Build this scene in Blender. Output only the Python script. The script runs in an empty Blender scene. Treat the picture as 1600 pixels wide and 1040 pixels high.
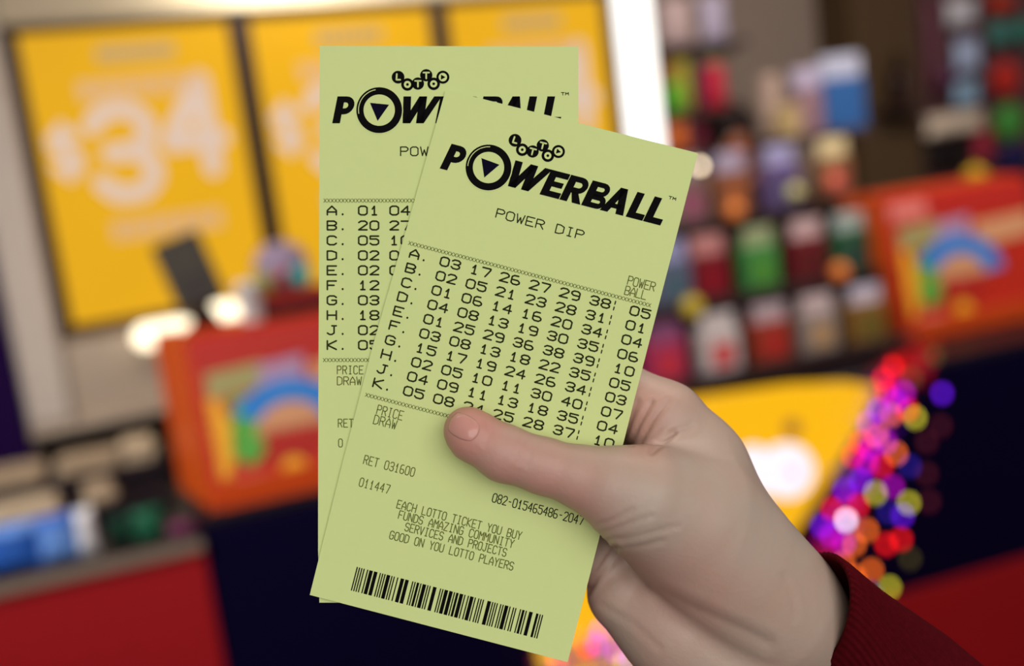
import bpy, math, random
import numpy as np
from mathutils import Vector
from mathutils.bvhtree import BVHTree
random.seed(7)
SC = bpy.context.scene
COL = SC.collection

# ------------------------------------------------------------------ camera
FPX, CAMZ = 1700.0, 1.5
PITCH, ROLL = math.radians(9.5), math.radians(7.2)
CO = np.array([0.0, 0.0, CAMZ])
CF = np.array([0.0, math.cos(PITCH), -math.sin(PITCH)])
_u0 = np.array([0.0, math.sin(PITCH), math.cos(PITCH)])
_x0 = np.array([1.0, 0.0, 0.0])
CR = math.cos(ROLL) * _x0 - math.sin(ROLL) * _u0
CU = math.sin(ROLL) * _x0 + math.cos(ROLL) * _u0
cam = bpy.data.cameras.new('camera')
cam.sensor_width = 36.0
cam.lens = FPX / 1600 * 36
cam.clip_start = 0.01
cam.dof.use_dof = True
cam.dof.focus_distance = 0.338
cam.dof.aperture_fstop = 4.2
camo = bpy.data.objects.new('camera', cam)
COL.objects.link(camo)
from mathutils import Matrix
M = Matrix(((CR[0], CU[0], -CF[0], CO[0]), (CR[1], CU[1], -CF[1], CO[1]), (CR[2], CU[2], -CF[2], CO[2]), (0, 0, 0, 1)))
camo.matrix_world = M
SC.camera = camo

# ------------------------------------------------------------------ world, lights, exposure
SC.view_settings.view_transform = 'Standard'
SC.view_settings.look = 'None'
SC.view_settings.gamma = 1.0
SC.view_settings.exposure = 0.0
w = bpy.data.worlds.new('shop_ambience')
SC.world = w
w.use_nodes = True
w.node_tree.nodes['Background'].inputs[0].default_value = (1.0, 0.96, 0.92, 1)
w.node_tree.nodes['Background'].inputs[1].default_value = 0.22


def area(name, loc, target, sx, sy, power, col=(1, 1, 1)):
    l = bpy.data.lights.new(name, 'AREA')
    l.shape = 'RECTANGLE'
    l.size, l.size_y, l.energy, l.color = sx, sy, power, col
    o = bpy.data.objects.new(name, l)
    o.location = loc
    o.rotation_euler = (Vector(target) - Vector(loc)).to_track_quat('-Z', 'Y').to_euler()
    COL.objects.link(o)
    return o


area('key_light', (0.35, -1.35, 2.1), (0.0, 0.4, 1.45), 2.2, 1.3, 28, (1, 0.97, 0.93))  # added frontal key lamp for tickets and hand, no known source
ls = area('side_fill', (-1.7, 0.8, 2.1), (-0.5, 1.85, 0.95), 0.6, 0.5, 5.5, (1, 0.97, 0.94))  # added fill that lifts the left dispenser's side
ls.data.spread = math.radians(75)
area('back_fill', (1.5, 2.0, 2.65), (1.9, 3.6, 1.2), 1.4, 0.5, 40, (1, 0.93, 0.87))  # added lamp to brighten the back wall and its goods
area('counter_fill', (0.1, 0.75, 2.65), (0.2, 2.0, 0.9), 1.8, 0.4, 17, (1, 0.95, 0.9))  # added lamp lifting the counter background without touching the hand
area('header_fill', (-0.34, 2.42, 2.07), (-0.34, 2.70, 1.98), 0.34, 0.03, 6.5, (1, 0.95, 0.84))  # added lamp, out of view, that makes the header bright

# ------------------------------------------------------------------ helpers


def lin(r, g=None, b=None):
    if g is None:
        r, g, b = r
    def f(c):
        c /= 255.0
        return c / 12.92 if c <= 0.04045 else ((c + 0.055) / 1.055) ** 2.4
    return (f(r), f(g), f(b), 1.0)


_mats = {}


def mat(name, rgb, rough=0.55, metal=0.0, emit=0.0, var=0.06, scale=25.0, bump=0.0, sss=0.0, coat=0.0, spec=0.22):
    """procedural material: noise-varied base colour, optional emission for lit things (colours are sRGB 0..255)"""
    if name in _mats:
        return _mats[name]
    m = bpy.data.materials.new(name)
    m.use_nodes = True
    nt = m.node_tree
    b = nt.nodes['Principled BSDF']
    b.inputs['Roughness'].default_value = rough
    b.inputs['Metallic'].default_value = metal
    b.inputs['Coat Weight'].default_value = coat
    b.inputs['Specular IOR Level'].default_value = spec
    c = lin(rgb)
    tc = nt.nodes.new('ShaderNodeTexCoord')
    no = nt.nodes.new('ShaderNodeTexNoise')
    no.inputs['Scale'].default_value = scale
    no.inputs['Detail'].default_value = 3
    nt.links.new(tc.outputs['Object'], no.inputs['Vector'])
    mx = nt.nodes.new('ShaderNodeMix')
    mx.data_type = 'RGBA'
    mx.inputs[6].default_value = tuple(max(0, v * (1 - var)) for v in c[:3]) + (1,)
    mx.inputs[7].default_value = tuple(min(1, v * (1 + var)) for v in c[:3]) + (1,)
    nt.links.new(no.outputs['Fac'], mx.inputs[0])
    if emit:      # a lit face: the unlit plastic itself is dark
        b.inputs['Base Color'].default_value = tuple(v * .08 for v in c[:3]) + (1,)
    else:
        nt.links.new(mx.outputs[2], b.inputs['Base Color'])
    if bump:
        bp = nt.nodes.new('ShaderNodeBump')
        bp.inputs['Strength'].default_value = bump
        bp.inputs['Distance'].default_value = 0.0005
        nt.links.new(no.outputs['Fac'], bp.inputs['Height'])
        nt.links.new(bp.outputs['Normal'], b.inputs['Normal'])
    if emit:
        nt.links.new(mx.outputs[2], b.inputs['Emission Color'])
        b.inputs['Emission Strength'].default_value = emit
    if sss:
        b.inputs['Subsurface Weight'].default_value = sss
        b.inputs['Subsurface Radius'].default_value = (1.0, 0.35, 0.2)
        b.inputs['Subsurface Scale'].default_value = 0.003
    _mats[name] = m
    return m


class MB:
    """collects geometry and links it as ONE mesh object"""

    def __init__(self):
        self.v, self.f, self.m, self.s = [], [], [], []

    def add(self, vs, fs, mi=0, smooth=False):
        o = len(self.v)
        self.v += [tuple(map(float, p)) for p in vs]
        for f in fs:
            self.f.append(tuple(i + o for i in f))
            self.m.append(mi)
            self.s.append(smooth)
        return self

    def box(self, x0, x1, y0, y1, z0, z1, mi=0, bev=0.0, slant=0.0):
        """bevelled box (all vertical and horizontal edges chamfered); slant pushes the top of the front (y0) face back"""
        b = min(bev, (x1 - x0) * .4, (y1 - y0) * .4, (z1 - z0) * .4)
        if b <= 0:
            vs = [(x, y + (slant if (y == y0 and z == z1) else 0), z) for x in (x0, x1) for y in (y0, y1) for z in (z0, z1)]
            return self.add(vs, [(0, 1, 3, 2), (4, 6, 7, 5), (0, 4, 5, 1), (2, 3, 7, 6), (0, 2, 6, 4), (1, 5, 7, 3)], mi)
        vs, idx = [], {}
        for i, x in enumerate((x0, x1)):
            for j, y in enumerate((y0, y1)):
                for k, z in enumerate((z0, z1)):
                    for ax in range(3):
                        p = [x, y, z]
                        for a, (h, lo) in enumerate(((i, 0), (j, 0), (k, 0))):
                            if a != ax:
                                p[a] += -b if h else b
                        if slant and j == 0:
                            p[1] += slant * (p[2] - z0) / (z1 - z0)
                        idx[i, j, k, ax] = len(vs)
                        vs.append(p)
        # vertex (corner, ax): lies ON the plane of axis ax
        fs = []
        for ax in range(3):
            a, c = [q for q in range(3) if q != ax]
            for h in (0, 1):
                q = []
                for (s, t) in ((0, 0), (1, 0), (1, 1), (0, 1)):
                    co = [0, 0, 0]
                    co[ax], co[a], co[c] = h, s, t
                    q.append(idx[(*co, ax)])
                fs.append(q)
            for s in (0, 1):
                for t in (0, 1):
                    c0, c1 = [0, 0, 0], [0, 0, 0]
                    c0[a] = c1[a] = s
                    c0[c] = c1[c] = t
                    c1[ax] = 1
                    fs.append([idx[(*c0, a)], idx[(*c1, a)], idx[(*c1, c)], idx[(*c0, c)]])
        for i in (0, 1):
            for j in (0, 1):
                for k in (0, 1):
                    fs.append([idx[i, j, k, 0], idx[i, j, k, 1], idx[i, j, k, 2]])
        return self.add(vs, fs, mi)

    def lathe(self, prof, c=(0, 0, 0), n=24, axis='z', mi=0):
        vs, fs = [], []
        for (r, h) in prof:
            for i in range(n):
                a = 2 * math.pi * i / n
                p = (r * math.cos(a), r * math.sin(a), h)
                if axis == 'y':
                    p = (p[0], -p[2], p[1])
                elif axis == 'x':
                    p = (p[2], p[0], p[1])
                vs.append((p[0] + c[0], p[1] + c[1], p[2] + c[2]))
        for k in range(len(prof) - 1):
            for i in range(n):
                j = (i + 1) % n
                fs.append((k * n + i, k * n + j, (k + 1) * n + j, (k + 1) * n + i))
        fs.append(tuple(range(n))[::-1])
        fs.append(tuple((len(prof) - 1) * n + i for i in range(n)))
        return self.add(vs, fs, mi, True)

    def ball(self, c, rx, ry=None, rz=None, n=20, mi=0):
        ry = ry or rx
        rz = rz or rx
        vs, fs = [], []
        k = n // 2
        for a in range(1, k):
            t = math.pi * a / k
            for i in range(n):
                p = 2 * math.pi * i / n
                vs.append((c[0] + rx * math.sin(t) * math.cos(p), c[1] + ry * math.sin(t) * math.sin(p), c[2] + rz * math.cos(t)))
        top, bot = len(vs), len(vs) + 1
        vs += [(c[0], c[1], c[2] + rz), (c[0], c[1], c[2] - rz)]
        for a in range(k - 2):
            for i in range(n):
                j = (i + 1) % n
                fs.append((a * n + i, (a + 1) * n + i, (a + 1) * n + j, a * n + j))
        for i in range(n):
            j = (i + 1) % n
            fs.append((top, i, j))
            fs.append((bot, (k - 2) * n + j, (k - 2) * n + i))
        return self.add(vs, fs, mi, True)

    def tube(self, pts, r, n=10, mi=0):
        pts = [np.array(p, float) for p in pts]
        rs = r if isinstance(r, (list, tuple)) else [r] * len(pts)
        vs, fs = [], []
        for i, p in enumerate(pts):
            t = pts[min(i + 1, len(pts) - 1)] - pts[max(i - 1, 0)]
            t /= np.linalg.norm(t) + 1e-12
            a = np.cross(t, (0, 0, 1) if abs(t[2]) < .9 else (1, 0, 0))
            a /= np.linalg.norm(a)
            b = np.cross(t, a)
            for k in range(n):
                q = 2 * math.pi * k / n
                vs.append(p + rs[i] * (math.cos(q) * a + math.sin(q) * b))
        for i in range(len(pts) - 1):
            for k in range(n):
                j = (k + 1) % n
                fs.append((i * n + k, i * n + j, (i + 1) * n + j, (i + 1) * n + k))
        fs.append(tuple(range(n))[::-1])
        fs.append(tuple((len(pts) - 1) * n + k for k in range(n)))
        return self.add(vs, fs, mi, True)

    def poly(self, pts, y, mi=0, d=0.0015):
        """a thin flat shape standing in the local x-z plane, facing -y, with real thickness d"""
        n = len(pts)
        a = sum(pts[i][0] * pts[(i + 1) % n][1] - pts[(i + 1) % n][0] * pts[i][1] for i in range(n))
        if a < 0:
            pts = pts[::-1]
        vs = [(p[0], y, p[1]) for p in pts] + [(p[0], y + d, p[1]) for p in pts]
        fs = [tuple(range(n)), tuple(range(2 * n - 1, n - 1, -1))]
        fs += [((i + 1) % n, i, i + n, (i + 1) % n + n) for i in range(n)]
        return self.add(vs, fs, mi)

    def build(self, name, mats, parent=None, loc=(0, 0, 0), yaw=0.0):
        me = bpy.data.meshes.new(name)
        me.from_pydata(self.v, [], self.f)
        for m in (mats if isinstance(mats, (list, tuple)) else [mats]):
            me.materials.append(m)
        me.polygons.foreach_set('material_index', self.m)
        me.polygons.foreach_set('use_smooth', self.s)
        me.update()
        o = bpy.data.objects.new(name, me)
        COL.objects.link(o)
        if parent:
            o.parent = parent
        else:
            o.location = loc
            o.rotation_euler = (0, 0, yaw)
        return o


def tag(o, label=None, cat=None, group=None, kind=None):
    if label:
        o['label'] = label
    if cat:
        o['category'] = cat
    if group:
        o['group'] = group
    if kind:
        o['kind'] = kind
    return o


def empty(name, loc, yaw, label, cat, group=None, kind=None):
    o = bpy.data.objects.new(name, None)
    o.empty_display_size = 0.05
    COL.objects.link(o)
    o.location = loc
    o.rotation_euler = (0, 0, yaw)
    return tag(o, label, cat, group, kind)


class Frame:
    """a vertical working plane of the shop: u along it, v away from the customer, z up"""

    def __init__(self, x, y, yaw_deg):
        self.o = np.array([x, y, 0.0])
        self.yaw = math.radians(yaw_deg)
        self.du = np.array([math.cos(self.yaw), math.sin(self.yaw), 0])
        self.dv = np.array([-math.sin(self.yaw), math.cos(self.yaw), 0])

    def pt(self, u, v, z=0.0):
        return tuple(self.o + self.du * u + self.dv * v + np.array([0, 0, z]))

    def hit(self, px, py, v=0.0):
        d = CR * (px - 800) / FPX + CU * (520 - py) / FPX + CF
        o = CO - self.o
        t = (v - o @ self.dv) / (d @ self.dv)
        p = o + d * t
        return float(p @ self.du), float(p[2])


CN = Frame(-0.543, 1.802, 18)      # the counter front
d0 = CR * (60 - 800) / FPX + CU * (520 - 280) / FPX + CF
SF = Frame(d0[0] * 2.4 / d0[1], 2.4, 24)      # the wall of menu screens

# stroke font for the printed slips: polylines on a 4 x 6 grid
G = {
    '0': '10 30 41 45 36 16 05 01 10', '1': '14 26 20|10 30', '2': '05 16 36 45 44 00 40', '3': '05 16 36 45 44 33 13|33 42 41 30 10 01',
    '4': '30 36 02 42', '5': '46 06 04 34 43 41 30 10 01', '6': '36 16 05 01 10 30 41 42 33 03', '7': '06 46 45 20', '8': '13 04 05 16 36 45 44 33 13 02 01 10 30 41 42 33',
    '9': '10 30 41 45 36 16 05 04 13 43', 'A': '00 03 26 43 40|02 42', 'B': '00 06 36 45 44 33 03|33 42 41 30 00', 'C': '45 36 16 05 01 10 30 41',
    'D': '00 06 26 45 41 20 00', 'E': '46 06 00 40|03 33', 'F': '46 06 00|03 33', 'G': '45 36 16 05 01 10 30 41 43 23', 'H': '00 06|40 46|03 43',
    'I': '10 30|20 26|16 36', 'J': '01 10 20 31 36|26 46', 'K': '00 06|46 03 40', 'L': '06 00 40', 'M': '00 06 23 46 40', 'N': '00 06 40 46', 'O': '10 30 41 45 36 16 05 01 10',
    'P': '00 06 36 45 44 33 03', 'R': '00 06 36 45 44 33 03|23 40', 'S': '45 36 16 05 04 13 33 42 41 30 10 01', 'T': '06 46|26 20', 'U': '06 01 10 30 41 46',
    'V': '06 20 46', 'W': '06 10 24 30 46', 'Y': '06 23 46|23 20', 'Z': '06 46 00 40', '.': '10 11 21 20 10', '-': '13 33', '|': '20 22|24 26', 'x': '01 34|04 31',
    '$': '45 36 16 05 04 13 33 42 41 30 10 01|27 2-',
}
G = {k: [[(int(p[0]), -1 if p[1] == '-' else int(p[1])) for p in ln.split()] for ln in s.split('|')] for k, s in G.items()}


def strokes2d(lines, w):
    """polylines -> list of 2-D polygons (one quad per segment, a hexagon at every joint)"""
    out = []
    for ln in lines:
        for (x0, y0), (x1, y1) in zip(ln, ln[1:]):
            L = math.hypot(x1 - x0, y1 - y0) or 1e-9
            nx, ny = -(y1 - y0) / L * w / 2, (x1 - x0) / L * w / 2
            out.append([(x0 + nx, y0 + ny), (x0 - nx, y0 - ny), (x1 - nx, y1 - ny), (x1 + nx, y1 + ny)])
        for (x, y) in ln:
            out.append([(x + w / 2 * math.cos(a), y + w / 2 * math.sin(a)) for a in (0.52, 1.57, 2.62, 3.67, 4.71, 5.76)])
    return out


def text2d(s, x, y, cw, ch, pitch, w, shear=0.0):
    """text as polygons; (x,y) baseline start, y up"""
    out = []
    for c in s:
        if c in G:
            lines = [[(x + px / 4 * cw + shear * py / 6 * ch, y + py / 6 * ch) for px, py in ln] for ln in G[c]]
            out += strokes2d(lines, w)
        x += pitch
    return out


# ------------------------------------------------------------------ hand-held scale: photograph coordinates at the slips' own distance
D0 = 0.340


def cp(px, py, z=0.0):
    """point seen at (px,py) lying z millimetres nearer than the slips"""
    dep = D0 - z / 1000
    return CO + (CR * (px - 800) / FPX + CU * (520 - py) / FPX + CF) * dep


# ================================================================== SETTING
navy_wall = mat('purple_wall_paint', (30, 6, 56), 0.7, spec=.06)
M_wall = mat('taupe_wall_paint', (150, 132, 120), 0.8)
M_col = mat('brown_column_paint', (84, 64, 42), 0.7)
M_floor = mat('dark_red_carpet', (96, 18, 22), 0.95, scale=300, var=0.2)
M_ceil = mat('ceiling_paint', (225, 218, 205), 0.9)
tag(MB().box(-4, 6, -3, 6.5, -0.05, 0).build('floor', M_floor), kind='structure')
tag(MB().box(-4, 6, -3, 6.5, 2.75, 2.8).build('ceiling', M_ceil), kind='structure')
BW = 2.3     # depth of the back wall behind the counter front
tag(MB().box(-3.5, 7, 0, 0.1, 0, 2.75).build('wall_back', M_wall, loc=CN.pt(0, BW), yaw=CN.yaw), kind='structure')
u0, _ = CN.hit(1335, 100, BW - .25)
u1, _ = CN.hit(1436, 100, BW - .25)
tag(MB().box(0, u1 - u0, 0, 0.25, 0, 2.75, bev=.006).build('trim_1', M_col, loc=CN.pt(u0, BW - .25), yaw=CN.yaw), kind='structure')
M_peg = mat('plum_pegboard', (96, 62, 66), 0.8, scale=60, var=.15)
tag(MB().box(0, 3.2, 0, 0.06, 0, 2.75).build('wall_right', M_peg, loc=CN.pt(u1 + .005, BW - .16), yaw=CN.yaw), kind='structure')
tag(MB().box(-1.6, -0.118, 0, 0.08, 0, 2.75).build('wall_left', navy_wall, loc=SF.pt(0, -0.03), yaw=SF.yaw), kind='structure')

# ================================================================== MENU SCREENS AND THEIR CABINET
M_frame = mat('taupe_cabinet_laminate', (176, 158, 140), 0.45)
M_post = mat('grey_post_laminate', (196, 182, 170), 0.5)
M_head = mat('cream_header_laminate', (186, 170, 142), 0.5)
M_black = mat('black_plastic', (24, 14, 22), 0.4)
ZT, ZB = 1.868, 1.238
ZK = 1.03
cab = empty('display_cabinet', SF.pt(0, 0.02, 0), SF.yaw, 'taupe and cream cabinet framing the row of orange screens', 'cabinet')
MB().box(-.10, 1.46, .05, .10, ZK, 2.2).build('back_panel', M_frame, cab)
MB().box(-.116, -.022, -.05, .05, ZK, 2.2, bev=.012).build('post', M_post, cab)
MB().box(-.022, 1.46, -.05, .05, ZT + .014, 2.2, bev=.008).build('header', M_head, cab)
MB().box(-.02, 1.46, -.03, .05, ZK, ZB - .034, bev=.004).build('lower_panel', M_frame, cab)
MB().box(-.116, 1.46, -.06, .05, ZK - .02, ZK, bev=.004).build('ledge', M_frame, cab)
MB().box(-.10, 1.46, .03, .06, 0, ZK - .02).build('shade_panel', M_black, cab)  # black sheet put in for the shade in the open space below

M_scr = mat('amber_screen', (232, 172, 30), 0.4, emit=0.94, var=.10, scale=2.2, spec=.04)
M_txt = mat('pale_screen_text', (226, 198, 178), 0.25, emit=0.9)
M_band = mat('peach_screen_text', (224, 176, 122), 0.25, emit=0.9)
M_smear = mat('grey_screen_logo', (186, 158, 112), 0.25, emit=0.9)
for i, lab in enumerate(('orange menu screen nearest the purple wall, showing a large $34', 'middle orange menu screen, mostly hidden behind the upright ticket',
                         'orange menu screen beside the white light column')):
    s0 = i * 0.4935 + .012
    r = empty('menu_screen', SF.pt(s0, 0, ZB), SF.yaw, lab, 'screen', 'menu screens above the counter')
    W_, H_ = 0.4445, ZT - ZB
    f = MB()
    f.box(-.0245, 0, -.012, .035, -.012, H_ + .012, bev=.003)
    f.box(W_, W_ + .0240, -.012, .035, -.012, H_ + .012, bev=.003)
    f.box(0, W_, -.012, .035, H_, H_ + .012, bev=.003)
    f.box(0, W_, -.012, .035, -.012, 0, bev=.003)
    f.build('bezel', M_black, r)
    MB().box(0, W_, 0, .03, 0, H_).build('display', M_scr, r)
    t = MB()
    for poly in text2d('$', .028, H_ * .53, .050, .085, 0, .020) + text2d('3', .115, H_ * .43, .115, .185, 0, .040) + text2d('4', .275, H_ * .485, .115, .20, 0, .044):
        t.poly(poly, -.0012, 0, .001)
    for (a, b, c, d, mi) in ((.22, .84, .765, .83, 1), (.34, .72, .89, .94, 2), (.26, .82, .27, .34, 1)):
        n = 7
        for k in range(n):      # a row of word blocks
            x0 = (a + (b - a) * (k + .06) / n) * W_
            x1 = (a + (b - a) * (k + .90) / n) * W_
            t.poly([(x0, c * H_), (x1, c * H_), (x1, d * H_), (x0, d * H_)], -.0012, mi, .001)
    t.build('caption', [M_txt, M_band, M_smear], r)

M_lite = mat('white_light_diffuser', (255, 251, 244), 0.4, emit=1.9, var=.0)
s0 = SF.hit(974, 100, -.02)[0]
s1 = SF.hit(1019, 100, -.02)[0]
lc = empty('light_column', SF.pt(s0, -.02, 0.95), SF.yaw, 'glowing white vertical light column beside the last screen', 'light')
MB().box(0, s1 - s0, -.03, .03, 0.03, 1.5, bev=.012).build('diffuser', M_lite, lc)
MB().box(-.006, s1 - s0 + .006, -.036, .036, 0, .03, bev=.004).build('base', M_frame, lc)
M_warm = mat('warm_lamp_glass', (255, 240, 205), 0.4, emit=2.4, var=.0)
for (xa, ya, xb, yb, lab) in ((228, 528, 284, 512, 'long warm white lamp lying under the left screen'), (330, 494, 362, 487, 'short warm white lamp left of the grey cup, under the screens')):
    pa, pb = SF.hit(xa, ya, -.09), SF.hit(xb, yb, -.09)
    zc = (pa[1] + pb[1]) / 2
    L = pb[0] - pa[0]
    r = empty('puck_lamp', SF.pt(pa[0], -.09, zc - .032), SF.yaw, lab, 'lamp', 'lamps under the menu screens')
    m = MB()
    m.lathe([(.002, -.028), (.018, -.022), (.026, -.008), (.028, 0), (.028, L), (.026, L + .008), (.018, L + .022), (.002, L + .028)], (0, 0, .032), 20, 'x')
    m.build('lamp_shade', M_warm, r)
    MB().box(0, L, -.012, .05, -.004, .004, bev=.002).build('bracket', M_frame, r)

# ================================================================== COUNTER
ZC = 0.95
M_navy = mat('navy_counter_laminate', (6, 2, 34), 0.55, spec=.06)
M_red = mat('red_counter_laminate', (150, 18, 24), 0.5)
M_top = mat('black_counter_top', (26, 20, 26), 0.3)
M_edge = mat('grey_counter_edge', (120, 105, 92), 0.4)
ctr = empty('counter', CN.pt(0, 0, 0), CN.yaw, 'long navy shop counter with red panels, behind the hand', 'counter')
MB().box(-.028, 3.4, 0.0, .03, .45, .93, bev=.003).build('front_panel', M_navy, ctr)
tag(MB().box(-.028, 3.4, 0.0, .03, 0, .447, bev=.003).build('kick_panel', M_red, ctr), 'dark red kick panel')
MB().box(-.028, 3.4, 0.0, .52, .93, ZC, bev=.004).build('worktop', M_top, ctr)
MB().box(3.37, 3.4, .03, .52, 0, .93).build('end_panel', M_navy, ctr)
side = empty('magazine_counter', CN.pt(-.03, 0, 0), CN.yaw, 'red fronted lower counter section carrying papers, left of the navy counter', 'counter')
MB().box(-.62, 0, -.004, .03, 0, .900, bev=.003).build('front_panel', M_red, side)
MB().box(-.62, 0, -.01, .44, .900, .918, bev=.003).build('worktop', M_top, side)
MB().box(-.62, 0, -.014, -.010, .896, .918, bev=.001).build('edge_trim', M_edge, side)
MB().box(-.62, 0, .42, .44, 0, .90).build('back_panel', M_black, side)
MB().box(-.02, 0, .03, .42, 0, .90).build('end_panel', M_black, side)

# orange ticket dispensers ------------------------------------------------
M_or = mat('red_orange_acrylic', (176, 38, 22), 0.4, var=.12, scale=8)
M_orside = mat('burnt_orange_acrylic', (196, 76, 18), 0.4)
ART = [mat('art_red', (170, 36, 28), .45), mat('art_olive', (150, 142, 92), .45), mat('art_green', (84, 158, 62), .45), mat('art_blue', (40, 120, 196), .45),
       mat('art_mauve', (160, 130, 160), .45), mat('art_yellow', (226, 160, 36), .45), mat('art_tan', (196, 140, 100), .45), mat('art_pink', (214, 120, 112), .45)]


M_orband = mat('orange_acrylic_band', (190, 66, 18), .4)


def dispenser(u, v, z, W_, H_, label, D_=.20, flare=.05):
    r = empty('ticket_dispenser', CN.pt(u, v, z), CN.yaw, label, 'dispenser', 'orange dispensers on the counter')
    sl = .055
    MB().box(0, W_, 0, D_, 0, H_, bev=.006, slant=sl).build('body', M_or, r)
    m = MB()
    m.add([(-.001, .004, .002), (-.001, D_, .002), (-flare, D_, .002), (-.004, .004, .002), (-.001, sl + .004, H_), (-.001, D_, H_), (-flare, D_, H_), (-.004, sl + .004, H_)],
          [(0, 1, 2, 3), (7, 6, 5, 4), (0, 4, 5, 1), (1, 5, 6, 2), (2, 6, 7, 3), (3, 7, 4, 0)])
    m.build('side_panel', M_orside, r)
    MB().box(.004, W_ - .004, -.004, .004, .002, .05, bev=.002).build('base_band', M_orband, r)
    a = MB()
    def P(pts, mi, lift):
        vs = [(x * W_, sl * z_ - .0012 * lift, z_ * H_) for x, z_ in pts]
        n = len(pts)
        k = sum(pts[i][0] * pts[(i + 1) % n][1] - pts[(i + 1) % n][0] * pts[i][1] for i in range(n))
        a.add(vs, [tuple(range(n)) if k > 0 else tuple(range(n))[::-1]], mi)
    arc = lambda cx, cz, r0, r1, a0, a1, n=14: [(cx + r0 * math.cos(math.radians(a0 + (a1 - a0) * i / n)), cz + r0 * math.sin(math.radians(a0 + (a1 - a0) * i / n))) for i in range(n + 1)] + \
        [(cx + r1 * math.cos(math.radians(a1 - (a1 - a0) * i / n)), cz + r1 * math.sin(math.radians(a1 - (a1 - a0) * i / n))) for i in range(n + 1)]
    P([(.02, .80), (.98, .80), (.98, .985), (.02, .985)], 0, 1)
    if flare < .02:
        P([(.03, .84), (.27, .84), (.27, .95), (.03, .95)], 7, 2)
    P([(.06, .62), (.34, .66), (.34, .80), (.06, .78)], 1, 1)
    P([(.56, .56), (.97, .60), (.97, .76), (.56, .74)], 6, 1)
    P([(.05, .18), (.10, .18), (.16, .40), (.10, .64), (.05, .64)], 5, 2)
    P([(.12, .30), (.20, .22), (.30, .30), (.30, .62), (.16, .62)], 2, 2)
    P([(.30, .62), (.52, .66), (.54, .80), (.32, .78)], 4, 2)
    P(arc(.42, .38, .17, .30, 5, 150), 3, 3)
    P(arc(.42, .38, .0, .17, 0, 180), 6, 4)
    P([(.28, .26), (.56, .26), (.56, .40), (.28, .40)], 0, 4)
    P(arc(.40, .17, .0, .06, 0, 360, 18), 5, 3)
    P([(.12, .05), (.26, .05), (.26, .17), (.12, .17)], 7, 2)
    a.build('artwork', ART, r)
    MB().box(.03 * W_, .97 * W_, sl + .02, D_ - .01, H_, H_ + .004, bev=.0015).build('lid', M_orband, r)
    return r


dispenser(0.0, 0.006, ZC + .001, .36, .300, 'orange dispenser with colourful artwork, left of the yellow tickets')
dispenser(1.557, 0.15, ZC + .001, .42, .335, 'orange dispenser with colourful artwork, beside the pack rack on the right', flare=.006)

# things standing on the left dispenser -----------------------------------
zt = ZC + .300 + .0055
def on_plane(px, py, v, F=CN):
    return F.hit(px, py, v)
M_charcoal = mat('charcoal_plastic', (52, 46, 38), .5)
u, z = CN.hit(318, 478, .16)
pp = empty('card_reader', CN.pt(u, .16, zt), CN.yaw, 'charcoal card reader tilted on a black stand before the left screen', 'card reader')
MB().tube([(0, .02, 0), (0, .02, .03), (-.006, .015, .06)], [.03, .014, .012], 14).build('stand', M_black, pp)
tilt = MB()
tilt.box(-.044, .044, -.014, .014, 0, .135, bev=.007)
tl = tilt.build('body', M_charcoal, pp)
tl.location = (.002, .0, .035)
tl.rotation_euler = (-.25, math.radians(-14), 0)
k = MB()
for i in range(3):
    for j in range(4):
        k.box(-.026 + i * .019, -.012 + i * .019, -.0145, -.011, .012 + j * .013, .021 + j * .013, bev=.001)
kk = k.build('keypad', M_black, tl)
MB().box(-.028, .028, -.0135, -.011, .072, .112, bev=.001).build('screen', mat('reader_screen', (70, 74, 70), .2), tl)
u, z = CN.hit(390, 478, .12)
M_cup = mat('grey_cup_plastic', (214, 214, 212), .4)
cu = tag(MB().lathe([(.017, 0), (.019, .002), (.021, .066), (.0235, .068), (.0235, .072), (.019, .072), (.017, .006), (.001, .006)], n=28).build('cup', M_cup, loc=CN.pt(u, .10, zt)), 'small pale grey cup standing on the left orange dispenser', 'cup')
u, z = CN.hit(455, 480, .12)
bx = empty('trinket_tray', CN.pt(u, .12, zt), CN.yaw, 'black tray with a red band, on the left orange dispenser', 'tray')
MB().box(-.062, .075, -.03, .05, 0, .022, bev=.004).build('base', M_black, bx)
tag(MB().box(-.055, .068, -.026, .046, .022, .045, bev=.004).build('rim', mat('tray_red', (150, 28, 20), .5), bx), 'red tray band')
M_purp = mat('grey_purple_shell', (136, 118, 140), .5, var=.2, scale=30)
M_teal = mat('teal_gloss', (20, 150, 150), .3)
sg = tag(MB().ball((0, 0, .045), .05, .04, .045, 24).build('round_ornament', M_purp, loc=CN.pt(u - .006, .12, zt + .045), yaw=CN.yaw), 'round grey purple ornament sitting on the black and red tray', 'ornament')
MB().lathe([(.001, .0), (.017, .003), (.019, .010), (.017, .016), (.001, .018)], (.026, -.026, .024), 20, 'y').build('eye', M_teal, sg)
MB().lathe([(.001, .0), (.009, .003), (.010, .008), (.001, .014)], (-.004, -.038, .030), 16, 'y').build('nose', mat('ornament_red', (190, 40, 40), .4), sg)
MB().ball((-.036, -.018, .022), .022, .018, .026, 16).build('foot', mat('ornament_olive', (140, 130, 60), .5), sg)

# papers on the magazine counter ------------------------------------------
zm = .918
def flat_stack(name, u, v, wd, dp, n, th, m, label, cat, group, tilt=0.0, z=zm):
    r = MB()
    for i in range(n):
        a = random.uniform(-.006, .006)
        r.box(-wd / 2 + a, wd / 2 + a, -dp / 2 - a, dp / 2 - a, i * th, (i + .86) * th, bev=th * .2, mi=i % 2)
    return tag(r.build(name, m, loc=CN.pt(u, v, z), yaw=CN.yaw + tilt), label, cat, group)


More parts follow.
